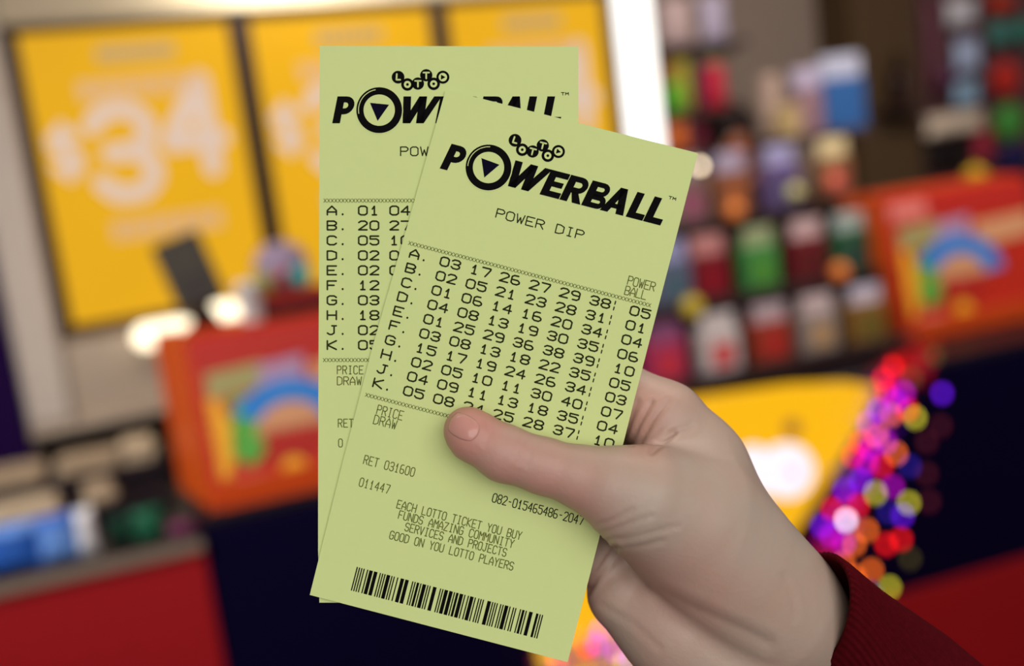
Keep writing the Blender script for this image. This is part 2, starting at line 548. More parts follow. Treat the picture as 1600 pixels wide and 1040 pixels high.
M_pap = [mat('cream_paper', (196, 176, 148), .7, var=.15, scale=40), mat('beige_paper', (158, 138, 114), .7, var=.15, scale=40)]
# stepped riser at the rear of the magazine counter
ris = empty('paper_riser', CN.pt(-.33, .22, zm), CN.yaw, 'black stepped riser holding stacks of cream paper', 'riser')
MB().box(-.26, .26, .0, .20, 0.001, .03, bev=.004).build('lower_step', M_black, ris)
MB().box(-.26, .26, .10, .20, .03, .07, bev=.004).build('upper_step', M_black, ris)
for (px, py, wd, v, zz, n, lab) in ((140, 725, .11, .37, zm + .07, 4, 'wide stack of cream papers on the upper riser step'), (30, 750, .10, .37, zm + .07, 4, 'cream paper stack on the upper riser step by the purple wall'),
                                    (215, 690, .06, .37, zm + .07, 5, 'narrow stack of cream papers at the corner of the riser, under the taupe cabinet'), (30, 785, .13, .27, zm + .03, 3, 'cream paper stack on the lower riser step'),
                                    (160, 785, .05, .27, zm + .03, 4, 'small stack of cream cards on the lower riser step')):
    u, z = CN.hit(px, py, v)
    flat_stack('paper_stack', u, v, wd, .085, n, .008, M_pap, lab, 'paper stack', 'cream papers on the riser', random.uniform(-.06, .06), zz)
M_blue = [mat('blue_wrapper', (34, 84, 168), .4, var=.25, scale=30), mat('pale_blue_wrapper', (92, 132, 198), .4, var=.2, scale=30)]


def pouch(name, w_, h_, d_, mats, loc, yaw, label, cat, group=None, parent=None, tilt=0.0, seal=.10):
    """a pillow bag: bulged front and back closing to flat crimped seals at top and bottom; base at z=0"""
    nx, nz = 12, 14
    vs, fs, mi = [], [], []
    for side in (-1, 1):
        for j in range(nz + 1):
            t = j / nz
            e = min(1.0, max(0.0, (min(t, 1 - t) - seal * .5) / .18))
            for i in range(nx + 1):
                s = i / nx * 2 - 1
                bulge = (1 - abs(s) ** 2.6) * math.sin(math.pi / 2 * e)
                y = side * (d_ / 2 * bulge + .0008)
                x = s * w_ / 2 * (1 - .06 * math.sin(math.pi * t) * e)
                vs.append((x, y, t * h_))
    n = (nx + 1) * (nz + 1)
    for side in (0, 1):
        for j in range(nz):
            for i in range(nx):
                a = side * n + j * (nx + 1) + i
                q = (a, a + 1, a + nx + 2, a + nx + 1)
                fs.append(q if side == 0 else q[::-1])
                mi.append(1 if (len(mats) > 1 and (j >= nz - 3)) else 0)
    ring = [j * (nx + 1) for j in range(nz + 1)]
    for a, b in zip(ring, ring[1:]):
        fs.append((a, a + n, b + n, b)[::-1]); mi.append(0)
        fs.append((a + nx, a + nx + n, b + nx + n, b + nx)); mi.append(0)
    for i in range(nx):
        fs.append((i, i + 1, i + 1 + n, i + n)[::-1]); mi.append(0)
        k = nz * (nx + 1)
        fs.append((k + i, k + i + 1, k + i + 1 + n, k + i + n)); mi.append(0)
    m = MB()
    m.v, m.f, m.m, m.s = vs, fs, mi, [True] * len(fs)
    o = m.build(name, mats, parent, loc, yaw)
    o.rotation_euler = (tilt, 0, yaw)
    return tag(o, label, cat, group) if not parent else o


for (px, py, wd, mm, lab) in ((22, 868, .10, M_blue, 'blue wrapped packet at the frame edge of the red counter'), (98, 850, .065, M_blue[::-1], 'pale blue wrapped packet on the red counter, beside the white one'),
                              (142, 842, .03, [mat('white_wrapper', (206, 204, 206), .5)], 'slim white packet standing on the red counter')):
    u, z = CN.hit(px, py + 30, .03)
    pouch('snack_packet', wd, .08, .035, mm, CN.pt(u, .03, zm + .001), CN.yaw, lab, 'packet', 'packets on the red counter', tilt=-.12)
M_dgreen = mat('dark_green_wrapper', (22, 84, 58), .4, var=.3, scale=30)
for (px, wd, hh, v, mm, lab) in ((232, .05, .055, .04, M_dgreen, 'dark green packet near the navy counter'), (186, .042, .045, .06, mat('deep_green_wrapper', (16, 58, 44), .4), 'deep green packet between the white packet and the dark green one'),
                                 (284, .05, .022, .03, mat('purple_wrapper', (104, 44, 78), .4), 'flat purple packet lying at the corner of the red counter')):
    u, z = CN.hit(px, 820, v)
    pouch('snack_packet', wd, hh, .03, [mm], CN.pt(u, v, zm + .001), CN.yaw, lab, 'packet', 'packets on the red counter', tilt=-.1)

# ================================================================== RACK OF PACKS (right of the slips)
tiers = [dict(v=.12, rows=[(1048, 592, 1048, 505), (1133, 586, 1130, 492), (1213, 572, 1208, 478), (1287, 558, 1281, 463), (1362, 545, 1356, 450)]),
         dict(v=.25, rows=[(1058, 480, 1050, 385), (1117, 465, 1110, 362), (1196, 462, 1190, 362), (1270, 445, 1264, 345), (1337, 433, 1331, 333)]),
         dict(v=.38, rows=[(1085, 352, 1080, 255), (1152, 345, 1148, 240), (1228, 330, 1222, 228), (1312, 325, 1306, 212)])]
rackc = {
    (0, 0): ('magenta', (150, 44, 84), (120, 70, 110)), (0, 1): ('white', (186, 176, 178), (190, 182, 184)), (0, 2): ('red brown', (140, 52, 36), (176, 160, 168)), (0, 3): ('pale grey', (140, 128, 122), (196, 176, 178)), (0, 4): ('golden brown', (128, 92, 44), (196, 188, 205)),
    (1, 0): ('slate blue', (90, 96, 120), (150, 150, 190)), (1, 1): ('crimson', (112, 24, 32), (190, 130, 128)), (1, 2): ('green', (64, 128, 66), (150, 160, 120)), (1, 3): ('maroon', (104, 28, 34), (196, 166, 166)), (1, 4): ('dark green', (40, 86, 58), (158, 170, 166)),
    (2, 0): ('taupe', (120, 96, 92), (150, 132, 136)), (2, 1): ('orange and brown', (128, 80, 58), (164, 154, 178)), (2, 2): ('violet', (96, 76, 122), (160, 156, 196)), (2, 3): ('cream topped brown', (124, 84, 56), (208, 192, 146))}
M_rack = mat('black_wire_rack', (48, 34, 34), .5)
zs = []
for ti in tiers:
    b = [CN.hit(r[0], r[1], ti['v']) for r in ti['rows']]
    ti['z'] = float(np.mean([q[1] for q in b]))
    ti['u'] = [q[0] for q in b]
    ti['h'] = float(np.mean([CN.hit(r[2], r[3], ti['v'])[1] for r in ti['rows']])) - ti['z']
ua = tiers[0]['u'][0] - .08
ub = tiers[0]['u'][-1] + .06
rk = empty('pack_rack', CN.pt(0, 0, ZC), CN.yaw, 'dark three tier rack of packs standing on the counter', 'rack')
zlow = ZC
for i, ti in enumerate(tiers):
    z0 = ti['z'] - ZC
    MB().box(ua, ub + .03, ti['v'] - .03, ti['v'] + .10, max(z0 - .012, 0.001), max(z0, .004), bev=.002).build('shelf', M_rack, rk)
    MB().box(ua, ub + .03, ti['v'] - .034, ti['v'] - .030, max(z0 - .012, .001), z0 + .018, bev=.001).build('front_lip', M_rack, rk)
for u in (ua, ub + .03):
    MB().box(u - .004, u + .004, .08, .50, 0, .03, bev=.001).box(u - .004, u + .004, .20, .50, .03, tiers[1]['z'] - ZC + .02, bev=.001).box(u - .004, u + .004, .34, .50, .1, tiers[2]['z'] - ZC + .03, bev=.001).build('side_panel', M_rack, rk)
MB().box(ua, ub + .03, .49, .50, 0, tiers[2]['z'] - ZC + .08, bev=.002).build('back_panel', M_rack, rk)
tn = ('lowest', 'middle', 'top')
for (i, j), (nm, c, hc) in rackc.items():
    ti = tiers[i]
    u, z, h = ti['u'][j], ti['z'] + .001, ti['h']
    r = empty('ticket_pack', CN.pt(u, ti['v'], z), CN.yaw, '%s pack with a pale header on the %s rack tier' % (nm, tn[i]), 'pack', 'packs in the three tier rack')
    wd = .088
    MB().box(-wd / 2, wd / 2, 0, .05, 0, h * .74, bev=.004).build('body', mat('pack_%d_%d' % (i, j), c, .45, var=.25, scale=30), r)
    MB().box(-wd / 2 + .004, wd / 2 - .004, .01, .016, h * .70, h * 1.02, bev=.002).build('header_card', mat('header_%d_%d' % (i, j), hc, .5, var=.12), r)
    pc = tuple(int(min(255, q * f)) for q, f in zip(c, ((1.25, 1.1, .8), (.8, 1.0, .9), (1.2, .8, 1.1))[(i + j) % 3]))
    if (i, j) == (0, 1):
        pc = (196, 60, 66)
    MB().poly([(-.024, h * .16), (.022, h * .14), (.028, h * .5), (-.02, h * .56)], -.0012, 0, .0011).build('label', mat('picture_%d_%d' % (i, j), pc, .45), r)
# baubles clipped to the rack
for (px, py, rr, c, v, lab) in ((1312, 425, .021, (232, 130, 60), .19, 'orange bauble on the rack between the maroon and dark green packs'), (1082, 480, .024, (190, 168, 52), .19, 'yellow green bauble on the rack beside the tilted ticket'),
                                (1148, 330, .022, (222, 128, 60), .32, 'orange bauble on the top rack tier, left'), (1302, 283, .019, (224, 110, 88), .33, 'coral bauble on the top rack tier, right'),
                                (1242, 300, .019, (196, 190, 130), .33, 'pale green bauble on the top rack tier, middle')):
    u, z = CN.hit(px, py, v)
    b = MB()
    b.ball((0, 0, 0), rr, n=24)
    o = tag(b.build('bauble', mat('bauble_%d' % px, c, .25, var=.1), loc=CN.pt(u, v, z), yaw=CN.yaw), lab, 'bauble', 'baubles on the pack rack')
    MB().lathe([(rr * .22, rr * .95), (rr * .22, rr * 1.15), (rr * .05, rr * 1.2)], n=12).build('cap', mat('gold_cap', (190, 150, 70), .3, metal=1), o)
# small cream lamp at the corner of the tilted ticket
u, z = CN.hit(1094, 259, .30)
sl = tag(MB().ball((0, 0, 0), .007, n=16).build('indicator_lamp', mat('cream_lamp_glass', (250, 228, 190), .4, emit=9, var=0), loc=CN.pt(u, .30, z), yaw=CN.yaw), 'tiny cream lamp glowing behind the top right corner of the tilted ticket', 'lamp')
MB().tube([(0, .004, 0), (0, .02, -.01), (0, .05, -.05)], .002, 8).build('stem', M_rack, sl)
# yellow ornament on the right dispenser
u, z = CN.hit(1525, 292, .28)
o = tag(MB().lathe([(.02, 0), (.026, .003), (.028, .012), (.022, .022), (.010, .028), (.003, .034)], n=24).build('yellow_bell', mat('yellow_gloss', (170, 140, 26), .35), loc=CN.pt(u, .28, ZC + .335 + .0055), yaw=CN.yaw), 'yellow bell ornament on top of the right orange dispenser', 'ornament')
MB().ball((0, 0, .036), .004, n=12).build('knob', mat('gold_cap', (190, 150, 70)), o)

# ================================================================== LIT SIGN AND GARLAND ON THE COUNTER FRONT
M_sign = mat('amber_lightbox', (254, 186, 20), .4, emit=.97, var=.05, scale=3)
M_swhite = mat('white_lightbox', (250, 240, 250), .4, emit=1.1, var=.0)
M_sdot = mat('lilac_lightbox', (236, 214, 236), .4, emit=.8, var=.0)
M_sbrn = mat('tan_lightbox_print', (214, 140, 60), .4, emit=.55, var=.0)
vS = -.05
pix = [(905, 640), (1000, 634), (1100, 627), (1250, 606), (1340, 602), (1374, 606), (1350, 660), (1300, 740), (1240, 835), (1190, 905), (1100, 985), (1010, 1035), (905, 1060), (850, 1050)]
pl = [CN.hit(px, py, vS) for px, py in pix]
sg = empty('lit_sign', CN.pt(pl[0][0], vS, pl[0][1]), CN.yaw, 'glowing yellow sign on the navy counter front, behind the hand', 'sign')
loc0 = pl[0]
rel = lambda px, py: (CN.hit(px, py, vS)[0] - loc0[0], CN.hit(px, py, vS)[1] - loc0[1])
MB().poly([rel(*p) for p in pix], 0, 0, .045).build('light_box', M_sign, sg)
m = MB()
def disc(cx, cy, r, mi, lift):
    m.poly([rel(cx + r * math.cos(a), cy + r * math.sin(a)) for a in np.linspace(0, 2 * math.pi, 29)[:-1]], -.001 * lift - .001, mi, .0009)
disc(1228, 735, 43, 0, 1)
disc(1176, 722, 27, 0, 2)
disc(1196, 742, 30, 0, 3)
disc(1237, 737, 9, 1, 4)
disc(1237, 668, 14, 2, 1)
m.build('emblem', [M_swhite, M_sdot, M_sbrn], sg)

path = [(1440, 555), (1400, 590), (1372, 650), (1352, 720), (1318, 790), (1300, 850), (1230, 925), (1120, 985), (1010, 1010), (930, 1020), (860, 1040)]
gp = [CN.hit(px, py, vS - .03) for px, py in path]
gar = empty('fairy_light_garland', CN.pt(gp[0][0], vS - .03, gp[0][1]), CN.yaw, 'red and purple tinsel garland with coloured fairy lights along the yellow sign', 'garland')
g0 = gp[0]
gr = lambda px, py, v=vS - .03: (CN.hit(px, py, v)[0] - g0[0], v - (vS - .03), CN.hit(px, py, v)[1] - g0[1])
def along(t):
    x = t * (len(path) - 1)
    i = min(int(x), len(path) - 2)
    f = x - i
    return path[i][0] * (1 - f) + path[i + 1][0] * f, path[i][1] * (1 - f) + path[i + 1][1] * f
M_wire = mat('dark_garland_wire', (40, 14, 40), .6)
MB().tube([gr(*along(i / 40)) for i in range(41)], .004, 8).build('wire', M_wire, gar)
TIN = [mat('red_tinsel_glow', (230, 20, 26), .25, metal=.3, emit=.8), mat('purple_tinsel_glow', (104, 14, 190), .25, metal=.3, emit=.75), mat('magenta_tinsel_glow', (190, 14, 196), .25, metal=.3, emit=.55)]  # tinsel is no lamp; emission added as glow between the bulbs
rt = random.Random(3)
tin = MB()
for i in range(1500):
    t = rt.random()
    px, py = along(t)
    c = np.array(gr(px + rt.gauss(0, 14), py + rt.gauss(0, 14)))
    d = np.array([rt.gauss(0, 1), rt.gauss(-.2, .5), rt.gauss(0, 1)])
    d = d / np.linalg.norm(d) * rt.uniform(.018, .035)
    s = np.cross(d, (rt.random(), rt.random(), rt.random()))
    s = s / (np.linalg.norm(s) + 1e-9) * .0016
    th = np.cross(d, s)
    th = th / (np.linalg.norm(th) + 1e-9) * .0004
    mi = (0 if t < .12 or .52 < t < .6 else (1, 2, 0, 1)[int(t * 37) % 4])
    vs = [c - s + th, c + s + th, c + d, c - s - th, c + s - th]
    tin.add(vs, [(0, 1, 2), (4, 3, 2), (1, 0, 3, 4), (0, 2, 3), (1, 4, 2)], mi)
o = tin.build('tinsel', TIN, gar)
o['kind'] = 'stuff'
BULB = {n: mat('bulb_' + n, c, .3, emit=e, var=0) for n, c, e in (('yellow', (206, 196, 50), 4.2), ('orange', (255, 112, 34), 4.4), ('red', (255, 24, 24), 4.2), ('magenta', (196, 12, 212), 3.4), ('purple', (100, 20, 225), 4.4), ('white', (255, 225, 255), 7), ('dim', (90, 24, 34), 1.8), ('olive', (90, 80, 34), 1.6), ('blue', (50, 34, 170), 2.8))}
bl = [(1430, 652, 'yellow'), (1392, 648, 'orange'), (1370, 680, 'orange'), (1400, 708, 'orange'), (1412, 613, 'magenta'), (1472, 614, 'purple'), (1425, 590, 'olive'), (1460, 555, 'olive'), (1470, 665, 'dim'), (1448, 690, 'dim'),
      (1368, 770, 'yellow'), (1420, 785, 'yellow'), (1422, 728, 'blue'), (1452, 783, 'dim'), (1318, 742, 'olive'), (1322, 812, 'white'), (1298, 836, 'magenta'), (1285, 822, 'purple'), (1355, 828, 'orange'), (1408, 842, 'red'),
      (1362, 890, 'orange'), (1390, 917, 'yellow'), (1422, 872, 'olive'), (1396, 572, 'red'), (1380, 592, 'red'), (1384, 612, 'red'), (1400, 625, 'purple'), (1372, 640, 'purple'), (1360, 700, 'magenta'), (1354, 722, 'magenta'), (1384, 690, 'magenta'),
      (1345, 690, 'red'), (1332, 712, 'red'), (1378, 728, 'red'), (1320, 765, 'purple'), (1345, 750, 'purple'), (1340, 790, 'red'), (1395, 760, 'magenta'), (1388, 800, 'blue'), (1410, 805, 'purple'), (1318, 848, 'magenta'), (1335, 850, 'orange'),
      (1300, 795, 'red'), (1318, 880, 'orange'), (1335, 900, 'orange'), (1360, 925, 'blue'), (1385, 850, 'red'), (932, 1006, 'magenta'), (938, 985, 'magenta'), (962, 1018, 'magenta'), (985, 1030, 'purple'), (918, 1012, 'red'), (900, 990, 'orange'),
      (1448, 740, 'dim'), (1440, 570, 'dim'), (1356, 660, 'magenta'), (1418, 640, 'red'), (975, 1034, 'yellow'), (870, 1034, 'orange'), (838, 1032, 'dim')]
bm_ = {}
for (px, py, c) in bl:
    vv = vS - .045 + rt.uniform(-.008, .008)
    c0 = gr(px, py, vv)
    r = .0072 if c not in ('dim', 'olive') else .0085
    b = MB()
    b.lathe([(.001, r * 1.25), (r * .5, r * 1.0), (r * .9, r * .4), (r, 0), (r * .85, -r * .5), (r * .45, -r * .8), (r * .4, -r * 1.3), (.001, -r * 1.3)], c0, 12)
    tg = b.build('bulb', BULB[c], gar)

# ================================================================== SHELVES AND GOODS BEHIND THE COUNTER
M_shelf = mat('dark_shelf_board', (66, 48, 44), .6)


def shelf(u_a, u_b, v, z, label, dep=.22):
    r = empty('shelf', CN.pt(u_a, v, z), CN.yaw, label, 'shelf')
    MB().box(0, u_b - u_a, -.02, dep, -.02, 0, bev=.003).build('board', M_shelf, r)
    for x in (.03, u_b - u_a - .05):
        MB().box(x, x + .02, .02, dep, -.04, -.02, bev=.002).build('bracket', M_shelf, r)
    return r


def goods(px, py_bot, py_top, wpx, v, rgb, label, kind='pouch', top=None, group=None, z=None, dp=.05):
    u, zb = CN.hit(px, py_bot, v)
    _, z1 = CN.hit(px, py_top, v)
    ul, _ = CN.hit(px - wpx / 2, py_bot, v)
    wd = 2 * (u - ul)
    if z is not None:
        z1 += z - zb
        zb = z
    h = z1 - zb
    nm = label.split()[0] + str(px)
    ms = [mat('goods_' + nm, rgb, .45, var=.25, scale=22)]
    if top:
        ms.append(mat('goods_top_' + nm, top, .5, var=.1))
    if kind == 'pouch':
        return pouch('snack_pouch', wd, h, dp, ms, CN.pt(u, v, zb + .001), CN.yaw, label, 'pouch', group)
    r = empty('carton', CN.pt(u, v, zb + .001), CN.yaw, label, 'carton', group)
    MB().box(-wd / 2, wd / 2, -dp / 2, dp / 2, 0, h * (.68 if top else 1), bev=.004).build('body', ms[0], r)
    if top:
        MB().box(-wd / 2 * .96, wd / 2 * .96, -dp / 2 * .9, dp / 2 * .9, h * .68, h, bev=.006).build('lid', ms[1], r)
    return r


v1 = 1.25
# shelf unit left (behind the light column) : two boards of bags
ua_, za = CN.hit(1005, 222, v1)
ub_, _ = CN.hit(1172, 222, v1)
zA = CN.hit(1090, 226, v1)[1]
zB = CN.hit(1085, 68, v1)[1]
zAm = CN.hit(1085, 172, v1)[1]
shelf(ua_ - .05, CN.hit(1165, 68, v1)[0], v1, zB, 'upper dark shelf of pale bags beside the light column')
shelf(ua_ - .05, CN.hit(1150, 172, v1)[0], v1, zAm, 'middle dark shelf of bright bags beside the light column')
shelf(ua_ - .05, CN.hit(1110, 232, v1)[0], v1, CN.hit(1070, 236, v1)[1], 'lower dark shelf beside the head of dark hair')
gA = 'bags on the shelves beside the light column'
goods(1060, 66, -8, 50, v1 + .04, (186, 160, 158), 'pale pink bag on the upper shelf by the light column', z=zB, group=gA)
goods(1117, 60, -14, 40, v1 + .04, (176, 164, 186), 'pale lilac bag on the upper shelf', z=zB, group=gA)
goods(1044, 176, 88, 24, v1 + .06, (150, 90, 46), 'tan bag against the light column on the middle shelf', z=zAm, group=gA)
goods(1071, 174, 90, 24, v1 + .04, (176, 160, 40), 'yellow bag on the middle shelf', z=zAm, group=gA)
goods(1056, 178, 132, 24, v1 - .01, (66, 180, 50), 'short green bag in front of the yellow one', z=zAm, group=gA, dp=.03)
goods(1120, 168, 82, 34, v1 + .04, (196, 34, 62), 'red bag on the middle shelf', top=(120, 120, 90), z=zAm, group=gA)
goods(1095, 172, 70, 16, v1 + .07, (62, 44, 74), 'narrow dark purple bag between the yellow and red ones', z=zAm, group=gA)
zl = CN.hit(1070, 236, v1)[1]
goods(1060, 236, 188, 30, v1 + .03, (230, 110, 36), 'orange bag on the lower shelf', z=zl, group=gA)
goods(1092, 234, 165, 28, v1 + .08, (130, 40, 62), 'dark pink bag on the lower shelf beside the head', z=zl, group=gA)

# cartons standing behind the rack
v2 = .75
gB = 'cartons on the stand behind the rack'
zS = CN.hit(1285, 207, v2)[1]
shelf(CN.hit(1222, 212, v2)[0], CN.hit(1362, 205, v2)[0], v2, zS, 'dark stand of cartons behind the top of the rack', .2)
goods(1318, 207, 92, 60, v2 + .08, (48, 92, 150), 'blue carton with a pale lid behind the rack', kind='carton', top=(178, 180, 200), z=zS, group=gB)
goods(1264, 207, 105, 38, v2 + .10, (140, 108, 116), 'mauve carton with a lilac lid left of the blue one', kind='carton', top=(176, 164, 188), z=zS, group=gB)
goods(1232, 207, 158, 28, v2 + .06, (176, 150, 104), 'small tan carton left of the mauve one', kind='carton', z=zS, group=gB)
u, z = CN.hit(1217, 128, v2 + .1)
goods(1207, 207, 108, 22, v2 + .14, (170, 144, 130), 'slim beige carton on the dark stand', kind='carton', z=zS, group=gB)

# dark bottle before the brown column
v3 = BW - .40
u, z = CN.hit(1421, 165, v3)
shelf(u - .09, u + .09, v3 - .02, z, 'small ledge on the brown column under the dark bottle', .16)
bo = tag(MB().lathe([(.028, 0), (.036, .004), (.038, .02), (.038, .115), (.03, .145), (.014, .17), (.012, .20), (.001, .20)], n=24).build('bottle', mat('dark_brown_glass', (40, 12, 8), .15), loc=CN.pt(u, v3 + .05, z + .001)), 'dark brown bottle against the brown column', 'bottle')
MB().lathe([(.014, .197), (.0145, .2), (.0145, .222), (.012, .225), (.001, .225)], n=20).build('cap', M_black, bo)

# right-hand merchandise column: hanging packs
v4 = BW - .24
gC = 'hanging packs on the plum pegboard'


def hanger(px, py, wpx, hpx, rgb, label, hc=None, v=v4, rnd=False, group=gC):
    u, zc = CN.hit(px, py, v)
    wd = 2 * (CN.hit(px + wpx / 2, py, v)[0] - u)
    zt_ = CN.hit(px, py - hpx / 2, v)[1]
    h = 2 * (zt_ - zc)
    r = empty('hanging_pack', CN.pt(u, v, zc - h / 2), CN.yaw, label, 'pack', group)
    m_ = mat('hang_%d_%d' % (px, py), rgb, .4, var=.15, scale=18)
    if rnd:
        MB().ball((0, 0, h / 2), wd / 2, .04, h / 2, 22).build('bag', m_, r)
    else:
        pouch('bag', wd, h, .05, [m_], (0, 0, 0), 0, None, None, parent=r)
    MB().box(-wd * .3, wd * .3, .012, .016, h * .93, h * 1.10, bev=.001).build('header_card', mat('hang_card', (110, 70, 80), .6) if not hc else mat('hangc_%d_%d' % (px, py), hc, .6), r)
    MB().tube([(0, -.02, h * 1.05), (0, .10, h * 1.05)], .003, 8).build('peg', M_edge, r)
    return r


hanger(1503, 18, 48, 42, (214, 210, 218), 'pale grey hanging pack, highest in the column of pale packs')
hanger(1512, 86, 40, 50, (180, 196, 228), 'pale blue hanging pack between the grey pack and the sky blue pack')
hanger(1510, 146, 40, 40, (150, 184, 212), 'sky blue hanging pack just above the cream pack')
hanger(1492, 192, 92, 32, (232, 212, 188), 'wide cream hanging pack above the black pouch', v=v4 - .07)
hanger(1482, 240, 66, 50, (26, 18, 18), 'black hanging pouch above the right orange dispenser')
hanger(1536, 226, 30, 56, (170, 44, 66), 'crimson hanging pack beside the black pouch')
hanger(1456, 70, 20, 150, (112, 62, 74), 'tall plum hanging pack beside the brown column', v=v4 + .03)
hanger(1482, 118, 20, 40, (92, 50, 84), 'small violet hanging pack beside the pale blue one', v=v4 - .05)
gD = 'round bags in the far right column'
hanger(1563, 4, 38, 30, (206, 64, 36), 'small round orange red bag at the top edge', rnd=True, group=gD)
hanger(1562, 52, 34, 40, (72, 136, 126), 'round teal bag above the red one', rnd=True, group=gD)
hanger(1600, 48, 28, 44, (60, 130, 116), 'teal bag cut by the picture edge', rnd=True, group=gD)
hanger(1571, 122, 44, 56, (200, 44, 34), 'round red bag above the green one', rnd=True, group=gD)
hanger(1577, 190, 48, 58, (76, 156, 66), 'round green bag below the red one', rnd=True, group=gD)
hanger(1585, 246, 56, 44, (34, 30, 84), 'dark blue bag below the green one', rnd=True, group=gD)

# ================================================================== bodies as one continuous surface (smooth union of tapering limbs)


def sdf_chain(P, pts, k):
    """tapered capsules through (x,y,z,r) points, smoothly joined with radius k"""
    d = None
    for a, b in zip(pts, pts[1:]):
        a, b = np.array(a, np.float32), np.array(b, np.float32)
        ab = b[:3] - a[:3]
        t = np.clip(((P - a[:3]) @ ab) / (ab @ ab), 0, 1)
        q = P - a[:3] - t[..., None] * ab
        e = np.sqrt((q * q).sum(-1)) - (a[3] + t * (b[3] - a[3]))
        d = e if d is None else smin(d, e, k)
    return d


def smin(a, b, k):
    h = np.clip(k - np.abs(a - b), 0, None) / k
    return np.minimum(a, b) - h * h * k * 0.25


def sdf_ell(P, c, r):
    q = (P - np.array(c, np.float32)) / np.array(r, np.float32)
    n = np.sqrt((q * q).sum(-1))
    return (n - 1) * min(r)


def grid(lo, hi, h):
    ax = [np.arange(l, u + h, h, dtype=np.float32) for l, u in zip(lo, hi)]
    return np.stack(np.meshgrid(*ax, indexing='ij'), -1)


def surface_net(S, P):
    """zero surface of S sampled at grid points P -> verts, quads"""
    neg = S < 0
    n = S.shape
    c = [neg[i:n[0] - 1 + i, j:n[1] - 1 + j, k:n[2] - 1 + k] for i in (0, 1) for j in (0, 1) for k in (0, 1)]
    cnt = sum(x.astype(np.int8) for x in c)
    act = (cnt > 0) & (cnt < 8)
    I = np.argwhere(act)
    idx = -np.ones(act.shape, np.int64)
    idx[act] = np.arange(len(I))
    acc = np.zeros((len(I), 3))
    num = np.zeros(len(I))
    off = [(i, j, k) for i in (0, 1) for j in (0, 1) for k in (0, 1)]
    for a in off:
        for ax in range(3):
            if a[ax]:
                continue
            b = list(a)
            b[ax] = 1
            ia, ib = I + np.array(a), I + np.array(b)
            sa, sb = S[tuple(ia.T)], S[tuple(ib.T)]
            m = (sa < 0) != (sb < 0)
            t = np.where(m, sa / np.where(m, sa - sb, 1), 0)
            pa, pb = P[tuple(ia.T)], P[tuple(ib.T)]
            acc[m] += (pa + (pb - pa) * t[:, None])[m]
            num[m] += 1
    V = acc / num[:, None]
    F = []
    for ax in range(3):
        o1, o2 = [q for q in range(3) if q != ax]
        sl0 = [slice(1, n[q] - 1) for q in range(3)]
        sl1 = [slice(1, n[q] - 1) for q in range(3)]
        sl0[ax], sl1[ax] = slice(0, n[ax] - 1), slice(1, n[ax])
        A, B = neg[tuple(sl0)], neg[tuple(sl1)]
        E_ = np.argwhere(A != B)
        st = A[tuple(E_.T)]
        base = E_.copy()
        base[:, o1] += 1
        base[:, o2] += 1
        def at(d1, d2):
            q = base.copy()
            q[:, o1] -= d1
            q[:, o2] -= d2
            return idx[tuple(q.T)]
        q = np.stack([at(1, 1), at(0, 1), at(0, 0), at(1, 0)], 1)
        flip = st if ax != 1 else ~st
        q[~flip] = q[~flip][:, ::-1]
        F.append(q)
    return V, np.concatenate(F)


def laplace(V, F, n, lam=.5):
    e = np.concatenate([F[:, [0, 1]], F[:, [1, 2]], F[:, [2, 3]], F[:, [3, 0]]])
    e = np.unique(np.sort(e, 1), axis=0)
    deg = np.bincount(e.ravel(), minlength=len(V)).astype(float)[:, None]
    for i in range(n):
        s = np.zeros_like(V)
        for ax in range(3):
            s[:, ax] = np.bincount(e[:, 0], V[e[:, 1], ax], len(V)) + np.bincount(e[:, 1], V[e[:, 0], ax], len(V))
        V = V + (lam if i % 2 == 0 else -lam * .96) * (s / deg - V)
    return V


def np_mesh(name, V, F, m, parent=None, loc=None, yaw=0.0):
    me = bpy.data.meshes.new(name)
    V = np.asarray(V, float)
    if loc is not None:
        V = V - np.array(loc)
    me.from_pydata(V.tolist(), [], F.tolist())
    me.materials.append(m)
    me.polygons.foreach_set('use_smooth', [True] * len(F))
    me.update()
    o = bpy.data.objects.new(name, me)
    COL.objects.link(o)
    if parent:
        o.parent = parent
    if loc is not None:
        o.location = loc
    o.rotation_euler[2] = yaw
    return o


# ------------------------------------------------------------------ the person behind the counter (only the head shows over the rack)
M_face = mat('warm_brown_skin', (176, 98, 62), .55, sss=0)
M_hair = mat('dark_brown_hair', (30, 16, 14), .6, scale=120, var=.4)
M_shirt = mat('charcoal_shirt', (40, 34, 40), .8)
vp = 1.55
up_, zp = CN.hit(1134, 163, vp)
HT = zp - .012
P = grid((-.34, -.22, 0), (.34, .22, HT + .05), .011)
hz = HT - .115
S = sdf_ell(P, (0, 0, hz), (.075, .095, .115))
S = smin(S, sdf_ell(P, (0, -.03, hz - .05), (.058, .066, .07)), .03)
S = smin(S, sdf_chain(P, [(0, -.092, hz + .005, .010), (0, -.106, hz - .028, .014)], .01), .012)
for sx in (-1, 1):
    S = smin(S, sdf_ell(P, (sx * .077, .01, hz - .01), (.012, .022, .032)), .01)
S = smin(S, sdf_chain(P, [(0, .015, hz - .08, .052), (0, .02, hz - .19, .056)], .02), .03)
S = smin(S, sdf_chain(P, [(-.15, .02, hz - .225, .055), (0, .02, hz - .20, .07), (.15, .02, hz - .225, .055)], .05), .05)
S = smin(S, sdf_ell(P, (0, .01, hz - .36), (.155, .10, .21)), .06)
S = smin(S, sdf_ell(P, (0, .01, hz - .60), (.145, .10, .17)), .06)
